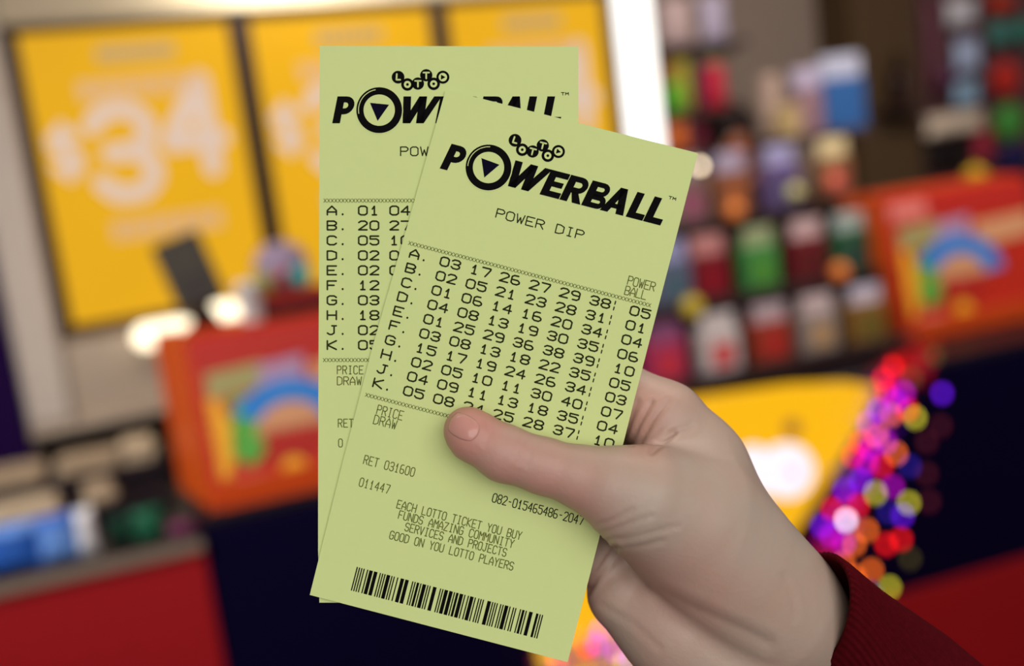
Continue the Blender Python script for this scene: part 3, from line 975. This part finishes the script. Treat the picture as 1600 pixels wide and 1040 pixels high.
for sx in (-1, 1):
    S = smin(S, sdf_chain(P, [(sx * .185, .02, hz - .235, .050), (sx * .225, .03, hz - .48, .040), (sx * .215, -.05, hz - .68, .030), (sx * .205, -.075, hz - .75, .034)], .02), .03)
    S = smin(S, sdf_chain(P, [(sx * .08, .01, hz - .66, .082), (sx * .09, 0, .46, .056), (sx * .09, .02, .28, .052), (sx * .09, .03, .07, .036), (sx * .09, -.09, .035, .034)], .03), .04)
V, F = surface_net(S, P)
V = laplace(V, F, 4)
V[:, 2] -= V[:, 2].min()
person = np_mesh('person', V, F, M_face)
person.location = CN.pt(up_, vp, 0.0)
person.rotation_euler[2] = CN.yaw - .15
tag(person, 'person with dark hair standing behind the pack rack, only the top of the head showing', 'person')
P = grid((-.14, -.15, hz - .16), (.14, .18, HT + .06), .008)
S = sdf_ell(P, (0, .012, hz + .020), (.108, .120, .122))
S = np.maximum(S, -sdf_ell(P, (0, -.13, hz - .065), (.066, .12, .098)))
for sx in (-1, 1):
    S = smin(S, sdf_chain(P, [(sx * .082, -.01, hz + .02, .022), (sx * .088, .02, hz - .07, .026), (sx * .07, .05, hz - .12, .022)], .02), .02)
V, F = surface_net(S, P)
np_mesh('hair', laplace(V, F, 4), F, M_hair, person)
for sx in (-1, 1):
    e = MB().ball((sx * .03, -.083, hz + .002), .012, n=14).build('eye', mat('eye_white', (220, 214, 206), .3), person)
    MB().ball((sx * .03, -.0925, hz + .002), .0052, .004, .0052, 12).build('iris', M_black, e)
MB().tube([(-.024, -.093, hz - .066), (-.010, -.101, hz - .064), (.010, -.101, hz - .064), (.024, -.093, hz - .066)], [.003, .006, .006, .003], 10).build('mouth', mat('lip_skin', (150, 70, 62), .5), person)
P = grid((-.30, -.20, .70), (.30, .20, hz - .13), .012)
S = sdf_ell(P, (0, .01, hz - .36), (.170, .116, .225))
S = smin(S, sdf_ell(P, (0, .01, hz - .58), (.160, .115, .18)), .06)
S = smin(S, sdf_chain(P, [(-.16, .02, hz - .225, .062), (0, .02, hz - .21, .075), (.16, .02, hz - .225, .062)], .05), .05)
for sx in (-1, 1):
    S = smin(S, sdf_chain(P, [(sx * .185, .02, hz - .235, .060), (sx * .222, .03, hz - .44, .052)], .02), .03)
S = np.maximum(S, -sdf_chain(P, [(0, .015, hz - .10, .066), (0, .02, hz - .16, .066)], .02))
V, F = surface_net(S, P)
np_mesh('shirt', laplace(V, F, 4), F, M_shirt, person)

# ================================================================== THE TWO YELLOW SLIPS
M_paper = mat('yellow_slip_paper', (212, 227, 154), .85, var=.012, scale=400)
M_ink = mat('black_print', (14, 11, 13), .8, var=.1, spec=.05)
M_thermal = mat('thermal_print', (50, 54, 28), .8, spec=.05, var=.15, scale=900)
M_faint = mat('faint_thermal_print', (104, 112, 56), .8, spec=.05, var=.2, scale=900)
M_blue_ink = mat('dark_blue_print', (14, 10, 34), .8, spec=.05)

EX, EY = 0.9681, 0.2504      # reading direction of the tilted slip, picture axes (y down)


class Slip:
    """a paper slip; local sheet coordinates are x along the print, y up the sheet, in units of 0.2 mm from an anchor"""

    def __init__(self, anchor, ex, ey, bend, z0):
        self.a, self.ex, self.ey, self.bend, self.z0 = anchor, ex, ey, bend, z0

    def px(self, x, y):
        return self.a[0] + x * self.ex + y * self.ey, self.a[1] + x * self.ey - y * self.ex

    def loc(self, px, py):
        dx, dy = px - self.a[0], py - self.a[1]
        return dx * self.ex + dy * self.ey, dx * self.ey - dy * self.ex

    def w3(self, x, y, lift=0.0):
        px, py = self.px(x, y)
        return cp(px, py, self.z0 + self.bend(px, py) + lift)


def sheet(slip, rows, name, th=.11):
    """rows: list of (left px, right px) edge points from top to bottom"""
    nx, ny = 28, 48
    L = np.array([r[0] for r in rows], float)
    R_ = np.array([r[1] for r in rows], float)
    tt = np.linspace(0, 1, len(rows))
    top, bot = [], []
    for j in range(ny + 1):
        t = j / ny
        l = np.array([np.interp(t, tt, L[:, k]) for k in (0, 1)])
        r = np.array([np.interp(t, tt, R_[:, k]) for k in (0, 1)])
        for i in range(nx + 1):
            p = l + (r - l) * i / nx
            z = slip.z0 + slip.bend(*p)
            top.append(cp(p[0], p[1], z))
            bot.append(cp(p[0], p[1], z - th))
    n = (nx + 1) * (ny + 1)
    m = MB()
    fs = []
    for j in range(ny):
        for i in range(nx):
            a = j * (nx + 1) + i
            q = (a, a + nx + 1, a + nx + 2, a + 1)
            fs.append(q)
            fs.append(tuple(v + n for v in q[::-1]))
    rim = [i for i in range(nx + 1)] + [j * (nx + 1) + nx for j in range(1, ny + 1)] + [ny * (nx + 1) + i for i in range(nx - 1, -1, -1)] + [j * (nx + 1) for j in range(ny - 1, 0, -1)]
    for a, b in zip(rim, rim[1:] + rim[:1]):
        fs.append((a, b, b + n, a + n))
    c = np.array(cp(*np.mean(np.concatenate([L, R_]), 0), slip.z0))
    pts = [np.array(p) - c for p in top + bot]
    m.add(pts, fs[:len(fs) - len(rim)], 0, True)
    m.add(pts, fs[len(fs) - len(rim):], 0, False)      # rim with its own vertices, so the sheet shades flat to its edge
    o = m.build(name, M_paper, loc=tuple(c))
    slip.c = c
    return o


def print_on(slip, parent, name, groups, lift=.07):
    """groups: list of (polygons in sheet coords, material index, extra lift mm)"""
    m = MB()
    for polys, mi, ex in groups:
        for pg in polys:
            a = sum(pg[i][0] * pg[(i + 1) % len(pg)][1] - pg[(i + 1) % len(pg)][0] * pg[i][1] for i in range(len(pg)))
            if a < 0:
                pg = pg[::-1]
            m.add([np.array(slip.w3(x, y, lift + ex)) - slip.c for x, y in pg], [tuple(range(len(pg)))], mi)
    return m.build(name, [M_ink, M_paper, M_thermal, M_faint, M_blue_ink], parent)


def circ(cx, cy, r, n=36):
    return [(cx + r * math.cos(2 * math.pi * i / n), cy + r * math.sin(2 * math.pi * i / n)) for i in range(n)]


def annulus(cx, cy, r0, r1, n=48, a0=0.0, a1=360.0):
    out = []
    for i in range(n):
        a, b = math.radians(a0 + (a1 - a0) * i / n), math.radians(a0 + (a1 - a0) * (i + 1) / n)
        out.append([(cx + r0 * math.cos(a), cy + r0 * math.sin(a)), (cx + r1 * math.cos(a), cy + r1 * math.sin(a)), (cx + r1 * math.cos(b), cy + r1 * math.sin(b)), (cx + r0 * math.cos(b), cy + r0 * math.sin(b))])
    return out


def logo_polys():
    """heavy slanted word with a ringed play symbol for its O, and six small balls above"""
    H, SH = 42.0, 0.20
    ink, pap, blu = [], [], []
    def put(polys, x0):
        for p in polys:
            ink.append([(x0 + x + SH * y, y) for x, y in p])
    def bowl(x0, x1, y0, y1, t, n=10):
        """right-hand bowl of P, R, B between heights y0..y1"""
        r = (y1 - y0) / 2
        cx, cy = x1 - r, (y0 + y1) / 2
        ps = [[(x0, y1 - t), (cx, y1 - t), (cx, y1), (x0, y1)], [(x0, y0), (cx, y0), (cx, y0 + t), (x0, y0 + t)]]
        ri = r - t
        for i in range(n):
            a, b = -math.pi / 2 + math.pi * i / n, -math.pi / 2 + math.pi * (i + 1) / n
            ps.append([(cx + ri * math.cos(a), cy + ri * math.sin(a)), (cx + (r) * math.cos(a), cy + r * math.sin(a)), (cx + r * math.cos(b), cy + r * math.sin(b)), (cx + ri * math.cos(b), cy + ri * math.sin(b))])
        return ps
    T, S_ = 10.5, 12.0
    rect = lambda a, b, c, d: [(a, c), (b, c), (b, d), (a, d)]
    put([rect(0, S_, 0, H)] + bowl(S_ - .5, 29, H * .33, H, 9.5), 0)                       # P
    W = [(0, 9), (17, 31), (31, 17), (47, 61)]
    t = 12
    put([[(0, H), (t, H), (7 + t, 0), (7, 0)], [(7, 0), (7 + t, 0), (25 + t, H), (25, H)], [(25, H), (25 + t, H), (28 + t, 0), (28, 0)], [(28, 0), (28 + t, 0), (48 + t, H), (48, H)]], 103)    # W
    put([rect(0, S_, 0, H), rect(S_ - .5, 31, H - 9.5, H), rect(S_ - .5, 28, H / 2 - 4.4, H / 2 + 4.4), rect(S_ - .5, 31, 0, 9.5)], 161)                                     # E
    put([rect(0, S_, 0, H)] + bowl(S_ - .5, 33, H * .36, H, 9) + [[(12, 17), (23, 17), (34, 0), (20, 0)]], 193)                                                              # R
    put([rect(0, S_, 0, H)] + bowl(S_ - .5, 32, H * .46, H, 8) + bowl(S_ - .5, 34, 0, H * .52, 8.5), 228)                                                                    # B
    put([[(0, 0), (12.5, 0), (27, H), (15.5, H)], [(15.5, H), (27, H), (38, 0), (25.5, 0)], rect(10, 29, 8, 15.5)], 258)                                                     # A
    put([rect(0, S_, 0, H), rect(S_ - .5, 27, 0, 10)], 300)                                                                                                                  # L
    put([rect(0, S_, 0, H), rect(S_ - .5, 28, 0, 10)], 328)                                                                                                                  # L
    # TM
    for p in strokes2d([[(358, 48), (363, 48)], [(360.5, 48), (360.5, 44)], [(364.5, 44), (365, 48), (367, 45.5), (369, 48), (369.5, 44)]], 1.1):
        ink.append(p)
    # ringed O: paper halo, thin outline, thick ring, triangle
    cx, cy = 73.5, 20.5
    pap_h = [circ(cx, cy, 37.5, 48)]
    ring = annulus(cx, cy, 24.5, 35.8, 56)
    shine = annulus(cx, cy, 31.8, 33.0, 14, 100, 190)
    blu.append([(cx - 14.5, cy + 11.5), (cx + 15.5, cy + 8.5), (cx - 2.5, cy - 17)])
    balls = [(103, 72, 'L', 10), (134, 62, 'T', 9.6), (117.6, 60.6, 'O', 9.8), (147, 75, 'T', 9.6), (158.6, 61.6, 'O', 9.8), (173, 72, '>', 10.2)]
    bk, lt, bk2 = [], [], []
    for x, y, c, r in balls:
        bk.append(circ(x, y, r, 28))
        if c == 'O':
            lt += annulus(x, y, 2.2, 5.6, 20)
        elif c == '>':
            lt.append(circ(x, y, 6.6, 24))
            bk2.append([(x - 3.0, y + 4), (x + 4.2, y), (x - 3.0, y - 4)])
        elif c == 'L':
            lt += strokes2d([[(x - 2, y + 5.0), (x - 2.6, y - 4), (x + 3.4, y - 4)]], 2.6)
        else:
            lt += strokes2d([[(x - 4.6, y + 4.2), (x + 4.6, y + 4.2)], [(x, y + 4.2), (x, y - 5)]], 2.5)
    return [(ink, 0, 0), (pap_h, 1, .03), (ring, 0, .06), (shine, 1, .09), (blu, 4, .06), (bk, 0, .0), (lt, 1, .04), (bk2, 0, .08)]


def shift(groups, dx, dy):
    return [([[(x + dx, y + dy) for x, y in p] for p in polys], mi, ex) for polys, mi, ex in groups]


def xrow(x0, x1, y, h=5.5, step=5.6, w=1.0):
    out = []
    x = x0
    while x + 4 < x1:
        out += strokes2d([[(x, y), (x + 4, y + h)], [(x, y + h), (x + 4, y)]], w)
        x += step
    return out


# ---- upright slip behind
def bend_back(px, py):
    b = 0.0
    if px < 535:
        b += .9 * ((535 - px) / 38.0) ** 2 * max(0.0, min(1.0, (py - 420) / 300.0))
    return b


back = Slip((519.0, 192.5), 1.0, 0.0, bend_back, -1.25)
ob = sheet(back, [((499.5, 71.5), (903.5, 72.5)), ((498.5, 400), (904, 400)), ((497, 700), (904.5, 690)), ((497, 858), (905, 860)), ((499, 941), (905, 942))], 'lottery_ticket')
tag(ob, 'upright yellow lottery ticket behind, mostly covered by the tilted ticket', 'ticket', 'yellow lottery tickets held in the hand')
print_on(back, ob, 'logo', logo_polys())
L = back.loc
th, fa = [], []
x, y = L(626, 243)
th += text2d('POWER DIP', x, y, 11.5, 13.5, 15.6, 1.9)
rowsB = [('A', '01', '04'), ('B', '20', '27'), ('C', '05', '10'), ('D', '02', '0'), ('E', '02', '0'), ('F', '12', ''), ('G', '03', ''), ('H', '18', ''), ('J', '02', ''), ('K', '05', '')]
for i, (a, b, c) in enumerate(rowsB):
    yy = 335.5 + i * 23.35
    x, y = L(511.5, yy)
    th += text2d(a, x, y, 14, 13.5, 17, 2.6)
    x, y = L(533.5, yy)
    th += text2d('.', x, y, 5, 10, 5, 1.6)
    x, y = L(560.5, yy)
    th += text2d(b, x, y, 13, 13.5, 18, 2.6)
    x, y = L(609.5, yy)
    th += text2d(c, x, y, 13, 13.5, 17.5, 2.6)
print_on(back, ob, 'number_table', [(th, 2, 0)])
for sx, sy, ln in ((506, 316, 146), (505, 565, 78)):
    x, y = L(sx, sy)
    print_on(back, ob, 'divider_line', [(xrow(x, x + ln, y), 3, 0)])
for nm, items in (('price_heading', (('PRICE', 527, 584, 6), ('DRAW', 527, 601, 7.5))), ('retailer_code', (('RET', 528.5, 667, 6),)), ('terminal_code', (('0', 529, 698, 6),))):
    fa = []
    for s, sx, sy, cw in items:
        x, y = L(sx, sy)
        fa += text2d(s, x, y, cw, 12.5, cw + 2.6, 1.5)
    print_on(back, ob, nm, [(fa, 3, 0)])


# ---- tilted slip in front
def bend_front(px, py):
    t = max(0.0, (py - 700) / 330.0)
    s = (px - 690) / 200.0
    return 1.5 * t * t + .5 * max(0, t) * s * s * .6


front = Slip((687.0, 263.0), EX, EY, bend_front, 0.0)
of = sheet(front, [((696.5, 140), (1090.5, 239)), ((640, 340), (1042, 427)), ((582.5, 540), (991, 625)), ((536, 720), (941, 822)), ((484, 929), (887, 1034))], 'lottery_ticket')
tag(of, 'tilted yellow lottery ticket in front, pinned under the thumb, with a barcode at its bottom', 'ticket', 'yellow lottery tickets held in the hand')
print_on(front, of, 'logo', logo_polys())
L = front.loc
th, fa, bl_ = [], [], []
x, y = L(774.5, 339)
th += text2d('POWER DIP', x, y, 12, 13.5, 16, 1.9)
table = ['03 17 26 27 29 38 05', '02 05 21 23 28 31 01', '01 06 14 16 20 34 04', '04 08 13 19 30 35 06', '01 25 29 36 38 39 10', '03 08 13 18 22 35 05', '15 17 19 24 26 34 03', '02 05 10 11 30 40 07', '04 09 11 13 18 35 04', '05 08 24 25 28 37 10']
xs = [38.5, 88.0, 134.0, 183.2, 231.6, 280.0, 344.0]
for i, (a, ln) in enumerate(zip('ABCDEFGHJK', table)):
    bx, by = 639.5 - 6.35 * i, 401.5 + 22.45 * i
    x, y = L(bx, by)
    th += text2d(a, x, y, 14, 13.5, 17, 2.6)
    th += text2d('.', x + 21, y, 5, 10, 5, 1.6)
    cols = [49.0, 97.5, 145.5, 193.5, 242.0, 291.0, 355.5]
    for cx_, nn in zip(cols, ln.split()):
        th += text2d(nn, x + cx_, y, 13, 13.5, 18, 2.6)
    th += text2d('|', x + 327, y, 5, 14, 5, 2.0)
for sx, sy, ln in ((638, 382, 396), (570.5, 619, 345)):
    x, y = L(sx, sy)
    print_on(front, of, 'divider_line', [(xrow(x, x + ln, y), 3, 0)])
for nm, items in (('column_heading', (('POWER', 980, 444, 7, 13.5, 9), ('BALL', 975.5, 459.5, 7, 13.5, 9))), ('price_heading', (('PRICE', 588, 646, 6.2, 14, 8.7), ('DRAW', 583, 661.5, 7, 14, 9.6))),
                  ('retailer_code', (('RET 031600', 567.5, 724, 5.8, 13.5, 8.35),)), ('terminal_code', (('011447', 560.5, 759, 5.8, 13.5, 8.35),))):
    fa = []
    for s, sx, sy, cw, ch, pt in items:
        x, y = L(sx, sy)
        fa += text2d(s, x, y, cw, ch, pt, 1.45)
    print_on(front, of, nm, [(fa, 3, 0)])
x, y = L(768.5, 783.5)
print_on(front, of, 'serial_number', [(text2d('082-015465486-2047', x, y, 6, 13.5, 8.2, 1.6), 2, 0)])
fa = []
for s, sx, sy, ex_ in (('EACH LOTTO TICKET YOU BUY', 619.5, 793, 202), ('FUNDS AMAZING COMMUNITY', 622, 809.5, 187), ('SERVICES AND PROJECTS', 632, 828.5, 165), ('GOOD ON YOU LOTTO PLAYERS', 608, 841, 201)):
    x, y = L(sx, sy)
    pt = ex_ / len(s)
    fa += text2d(s, x, y, pt * .72, 12.5, pt, 1.5)
print_on(front, of, 'thank_you_text', [(fa, 3, 0)])
x0, y0 = L(548, 922)
Lb = 301.0
rb = random.Random(11)
pos = 0.0
bars = [1, 1, 1, 1, 1, 1, 1, 2, 1, 1, 3, 1, 3, 2, 1, 1, 1, 1, 1, 1, 3, 1, 1, 1, 1, 2, 1, 2, 3, 1, 3, 3, 1, 1, 1, 1, 2, 1, 1, 1, 3, 1, 1, 1, 1, 2, 3, 3, 1, 1, 1, 1, 3, 1, 3, 1, 1, 1, 2, 1, 3, 1, 1, 2, 1, 1, 3, 1, 1, 2, 1, 1, 1, 1, 1, 3, 3, 1, 1, 1, 1, 1, 1, 2, 1, 1, 1, 1, 3, 1, 1, 2, 1, 1, 1, 3, 1, 1, 2, 1, 1, 2, 3, 3, 2, 1, 1, 1, 1]
bars = bars[:len(bars) // 2 * 2 + 1]
un = Lb / sum(bars)
for i, bwid in enumerate(bars):
    if i % 2 == 0:
        bl_.append([(x0 + pos * un, y0), (x0 + (pos + bwid) * un, y0), (x0 + (pos + bwid) * un, y0 + 38), (x0 + pos * un, y0 + 38)])
    pos += bwid
print_on(front, of, 'number_table', [(th, 2, 0)])
print_on(front, of, 'barcode', [(bl_, 0, 0)])

# ================================================================== THE HAND
def hp(px, py, z, r):
    """limb point in hand space (mm: x right, y up, z towards the viewer) for a joint seen at (px,py)"""
    k = (D0 * 1000 - z) / FPX
    return ((px - 800) * k, (520 - py) * k, z, r * k)


CH = lambda *a: [hp(*q) for q in a]
P = grid((-26, -150, -74), (150, -8, 30), .9)
thumb = sdf_chain(P, CH((729, 671, 7.2, 35.5), (739, 680, 7.7, 39.5), (788, 708, 8.5, 43.5), (850, 728, 8.7, 43), (906, 744, 9.3, 47), (944, 756, 10, 50), (1000, 778, 8, 68)), 2.2)
thenar = sdf_chain(P, CH((1000, 778, 8, 70), (1078, 814, -3, 104), (1150, 890, -8, 98), (1216, 952, -13, 90)), 12)
S = smin(thumb, thenar, 12)
index_base = sdf_chain(P, CH((1036, 655, -16, 58), (1086, 730, -17, 67), (1156, 852, -18, 70)), 14)
S = smin(S, index_base, 7)
wrist = sdf_chain(P, CH((1215, 960, -14, 92), (1292, 1020, -22, 64), (1400, 1130, -18, 62)), 10)
S = smin(S, wrist, 14)
palm = sdf_chain(P, CH((978, 926, -19, 61), (1064, 982, -17, 80), (1156, 1046, -18, 90), (1236, 1070, -26, 60)), 12)
S = smin(S, palm, 4.0)
core = sdf_chain(P, CH((1050, 770, -30, 80), (1085, 880, -34, 92), (1180, 980, -30, 84)), 12)
S = smin(S, core, 8)
fingers = [CH((1040, 656, -16, 60), (960, 612, -21, 50), (880, 590, -18, 45), (815, 592, -11.8, 40), (790, 597, -10.4, 36)),
           CH((1060, 735, -36, 60), (955, 690, -37, 50), (860, 672, -26, 45), (800, 676, -13.5, 41), (770, 682, -10.8, 37)),
           CH((1062, 815, -44, 58), (960, 778, -38, 49), (880, 760, -26, 44), (815, 760, -14, 40), (785, 764, -10.8, 36)),
           CH((1030, 905, -36, 56), (950, 868, -21, 46), (890, 850, -13, 40), (845, 842, -11.4, 36), (815, 840, -10, 33))]
FS = None
for fc in fingers:
    e = sdf_chain(P, fc, 3)
    S = smin(S, e, 3.0)
# the slips pass between thumb and fingers: keep flesh out of the sheet itself
lo, hi = -1.25 - .35, .14
ins = hp(972, 690, 0, 0)
edge_n = np.array([0.968, -0.25])       # outward normal of the slips' right edge (x right, y up)
e0 = np.array(hp(990, 620, 0, 0)[:2])
dist_edge = (P[..., 0] - e0[0]) * edge_n[0] + (P[..., 1] - e0[1]) * edge_n[1]
slab = np.maximum(np.maximum(P[..., 2] - hi, lo - P[..., 2]), dist_edge - .6)
S = np.maximum(S, -slab)
V, F = surface_net(S, P)
V = laplace(V, F, 6)

# skin folds: real grooves pressed along the lines seen in the photograph
pxv = 800 + V[:, 0] * FPX / (340 - V[:, 2])
pyv = 520 - V[:, 1] * FPX / (340 - V[:, 2])


def normals(V, F):
    n = np.cross(V[F[:, 2]] - V[F[:, 0]], V[F[:, 3]] - V[F[:, 1]])
    N = np.zeros_like(V)
    for k in range(4):
        for ax in range(3):
            N[:, ax] += np.bincount(F[:, k], n[:, ax], len(V))
    return N / (np.linalg.norm(N, axis=1, keepdims=True) + 1e-12)


N = normals(V, F)
if (N[:, 2] * (V[:, 2] > 12)).sum() < 0:
    F = F[:, ::-1]
    N = -N
folds = [([(828, 686), (816, 702), (811, 722)], .22, 3.0), ([(838, 690), (828, 708), (822, 728)], .16, 3.0), ([(818, 684), (806, 700), (801, 716)], .14, 3.0), ([(760, 660), (766, 676), (756, 694)], .12, 3),
         ([(936, 820), (962, 811), (988, 796)], .45, 3.6), ([(938, 832), (970, 822), (1000, 812), (1020, 806)], .35, 3.4), ([(950, 845), (990, 840), (1030, 828), (1060, 822)], .30, 4), ([(962, 858), (1000, 853), (1036, 845)], .2, 4),
         ([(986, 694), (998, 664), (1018, 630)], .5, 3.6), ([(1000, 690), (1020, 655), (1044, 628)], .45, 4), ([(1018, 706), (1036, 690), (1052, 676)], .6, 4.5), ([(1052, 676), (1080, 664)], .25, 5),
         ([(975, 690), (984, 660), (996, 628)], .35, 4), ([(1030, 928), (1100, 958), (1158, 984), (1200, 1004)], .55, 9), ([(962, 856), (938, 892), (911, 934)], .9, 4),
         ([(1225, 900), (1240, 935), (1243, 965)], .18, 5), ([(940, 945), (990, 975), (1030, 1012)], .2, 5)]
for ln, dep, wd in folds:
    fk = 1.35 if ln[0][1] < 720 and ln[0][0] > 960 else (1.0 if ln[0][1] > 850 else (1.3 if ln[0][0] < 900 else .7))
    q = np.full(len(V), 1e9)
    for (x0, y0), (x1, y1) in zip(ln, ln[1:]):
        L2 = (x1 - x0) ** 2 + (y1 - y0) ** 2
        t = np.clip(((pxv - x0) * (x1 - x0) + (pyv - y0) * (y1 - y0)) / L2, 0, 1)
        q = np.minimum(q, np.hypot(pxv - x0 - t * (x1 - x0), pyv - y0 - t * (y1 - y0)))
    g = dep * fk * (np.exp(-(q / wd) ** 2) - .35 * np.exp(-((q - 2.4 * wd) / wd) ** 2)) * (N[:, 2] > .1)
    V = V - N * g[:, None]
# world space
Rm = np.stack([CR, CU, -CF], 1)
toW = lambda A: CO + CF * D0 + (np.asarray(A) / 1000.0) @ Rm.T
hand_o = toW(hp(1120, 850, -10, 0)[:3])

M_skin = bpy.data.materials.new('pale_skin')
M_skin.use_nodes = True
nt = M_skin.node_tree
bs = nt.nodes['Principled BSDF']
bs.inputs['Roughness'].default_value = .48
bs.inputs['Subsurface Weight'].default_value = .12
bs.inputs['Subsurface Radius'].default_value = (1.0, .4, .25)
bs.inputs['Subsurface Scale'].default_value = .002
tc = nt.nodes.new('ShaderNodeTexCoord')
n1 = nt.nodes.new('ShaderNodeTexNoise')
n1.inputs['Scale'].default_value = 55
n1.inputs['Detail'].default_value = 4
nt.links.new(tc.outputs['Object'], n1.inputs['Vector'])
mx = nt.nodes.new('ShaderNodeMix')
mx.data_type = 'RGBA'
mx.inputs[6].default_value = lin(187, 153, 136)
mx.inputs[7].default_value = lin(174, 165, 152)
nt.links.new(n1.outputs['Fac'], mx.inputs[0])
# blood-rich skin of the finger tip and the thumb's side is pinker
at = nt.nodes.new('ShaderNodeAttribute')
at.attribute_name = 'flush'
mx2 = nt.nodes.new('ShaderNodeMix')
mx2.data_type = 'RGBA'
mx2.inputs[7].default_value = lin(202, 130, 120)
nt.links.new(mx.outputs[2], mx2.inputs[6])
nt.links.new(at.outputs['Fac'], mx2.inputs[0])
nt.links.new(mx2.outputs[2], bs.inputs['Base Color'])
n2 = nt.nodes.new('ShaderNodeTexNoise')
n2.inputs['Scale'].default_value = 700
n2.inputs['Detail'].default_value = 3
nt.links.new(tc.outputs['Object'], n2.inputs['Vector'])
bp = nt.nodes.new('ShaderNodeBump')
bp.inputs['Strength'].default_value = .25
bp.inputs['Distance'].default_value = .0004
nt.links.new(n2.outputs['Fac'], bp.inputs['Height'])
nt.links.new(bp.outputs['Normal'], bs.inputs['Normal'])

Vw = toW(V)
hand = np_mesh('hand', Vw, F, M_skin, loc=tuple(hand_o))
tag(hand, 'pale right hand reaching in from the lower right, its thumb pinning two yellow lottery tickets', 'hand')
tip = np.array(hp(735, 672, 10, 0)[:3])
fl = np.exp(-(np.linalg.norm(V - tip, axis=1) / 14) ** 2) * .85
for (x_, y_, s_, a_) in ((790, 720, 13, .6), (850, 745, 13, .55), (910, 770, 13, .5), (1040, 950, 20, .35), (1010, 690, 9, .4)):
    fl = np.maximum(fl, a_ * np.exp(-(np.linalg.norm(V - np.array(hp(x_, y_, 12, 0)[:3]), axis=1) / s_) ** 2))
for (x_, y_, z_, s_, a_) in ((1000, 650, -8, 14, .45), (935, 890, -25, 14, .5)):
    fl = np.maximum(fl, a_ * np.exp(-(np.linalg.norm(V - np.array(hp(x_, y_, z_, 0)[:3]), axis=1) / s_) ** 2))
atr = hand.data.attributes.new('flush', 'FLOAT', 'POINT')
atr.data.foreach_set('value', fl.astype(np.float32))

# nail, laid onto the thumb tip
bvh = BVHTree.FromPolygons([Vector(v) for v in Vw], [tuple(f) for f in F.tolist()])
M_nail = mat('glossy_nail', (202, 146, 136), .22, var=.03, coat=.4)
nx, ny = 14, 12
vs = []
dx, dy = .885, .466
for side in (0, 1):
    for j in range(ny + 1):
        b = j / ny * 2 - 1
        for i in range(nx + 1):
            a = i / nx * 2 - 1
            lx = a * 25 * (1 - .18 * b * b)
            wd = 19.5 * (1 - .30 * max(0, a) ** 2 - .22 * max(0, -a) ** 3)
            px, py = 725 + lx * dx - b * wd * dy, 667 + lx * dy + b * wd * dx
            dr = Vector(CR * (px - 800) / FPX + CU * (520 - py) / FPX + CF).normalized()
            h = bvh.ray_cast(Vector(CO), dr)
            if h[0] is None:
                h = bvh.find_nearest(Vector(cp(px, py, 9)))
            up = .00002 + .00022 * (1 - abs(b) ** 3) * (1 - abs(a) ** 4) if side == 0 else -.0003
            vs.append(np.array(h[0]) + np.array(h[1]) * up - hand_o)
n = (nx + 1) * (ny + 1)
fs = []
for j in range(ny):
    for i in range(nx):
        a = j * (nx + 1) + i
        fs.append((a, a + nx + 1, a + nx + 2, a + 1))
rim = [i for i in range(nx + 1)] + [j * (nx + 1) + nx for j in range(1, ny + 1)] + [ny * (nx + 1) + i for i in range(nx - 1, -1, -1)] + [j * (nx + 1) for j in range(ny - 1, 0, -1)]
for a, b in zip(rim, rim[1:] + rim[:1]):
    fs.append((a, b, b + n, a + n))
m = MB()
m.add(vs, fs, 0, True)
tag(m.build('thumb_nail', M_nail, hand), 'glossy pink nail')

# ribbed dark red sleeve
M_knit = mat('dark_red_knit', (74, 8, 16), .95, var=.25, scale=500, bump=.4, spec=.05)
ax = np.array([.75, -.66, -.10])
ax /= np.linalg.norm(ax)
vs, fs = [], []
NR, NL = 240, 26
c0 = np.array(hp(1262, 965, -14, 0)[:3])
Uv = np.array(hp(1288, 860, -8, 0)[:3]) - c0
Vv = np.array([6.5, 5.5, 24.0])
Ue = np.array([.66, .75, 0]) * 24.5
Ve = np.cross(ax, Ue / 24.5) * -22
if Ve[2] < 0:
    Ve = -Ve
for layer in (0, 1):
    for j in range(NL + 1):
        t = j / NL
        s = min(1.0, t * 2.2)
        s = s * s * (3 - 2 * s)
        c = c0 + ax * t * 95
        U_ = Uv * (1 - s) + Ue * (1 + .12 * t) * s
        V_ = Vv * (1 - s) + Ve * (1 + .12 * t) * s
        for i in range(NR):
            a = 2 * math.pi * i / NR
            rib = 1 + (.012 * math.cos(a * 60) if layer == 0 else -.07) - (.02 if j == 0 else 0)
            vs.append(c + (U_ * math.cos(a) + V_ * math.sin(a)) * rib)
n = NR * (NL + 1)
for layer in (0, 1):
    for j in range(NL):
        for i in range(NR):
            k = (i + 1) % NR
            q = tuple(layer * n + e for e in (j * NR + i, j * NR + k, (j + 1) * NR + k, (j + 1) * NR + i))
            fs.append(q if layer == 0 else q[::-1])
for i in range(NR):
    k = (i + 1) % NR
    fs.append((i, i + n, k + n, k))
m = MB()
m.add([p - hand_o for p in toW(np.array(vs))], fs, 0, True)
tag(m.build('sleeve', M_knit, hand), 'ribbed dark red knit sleeve')
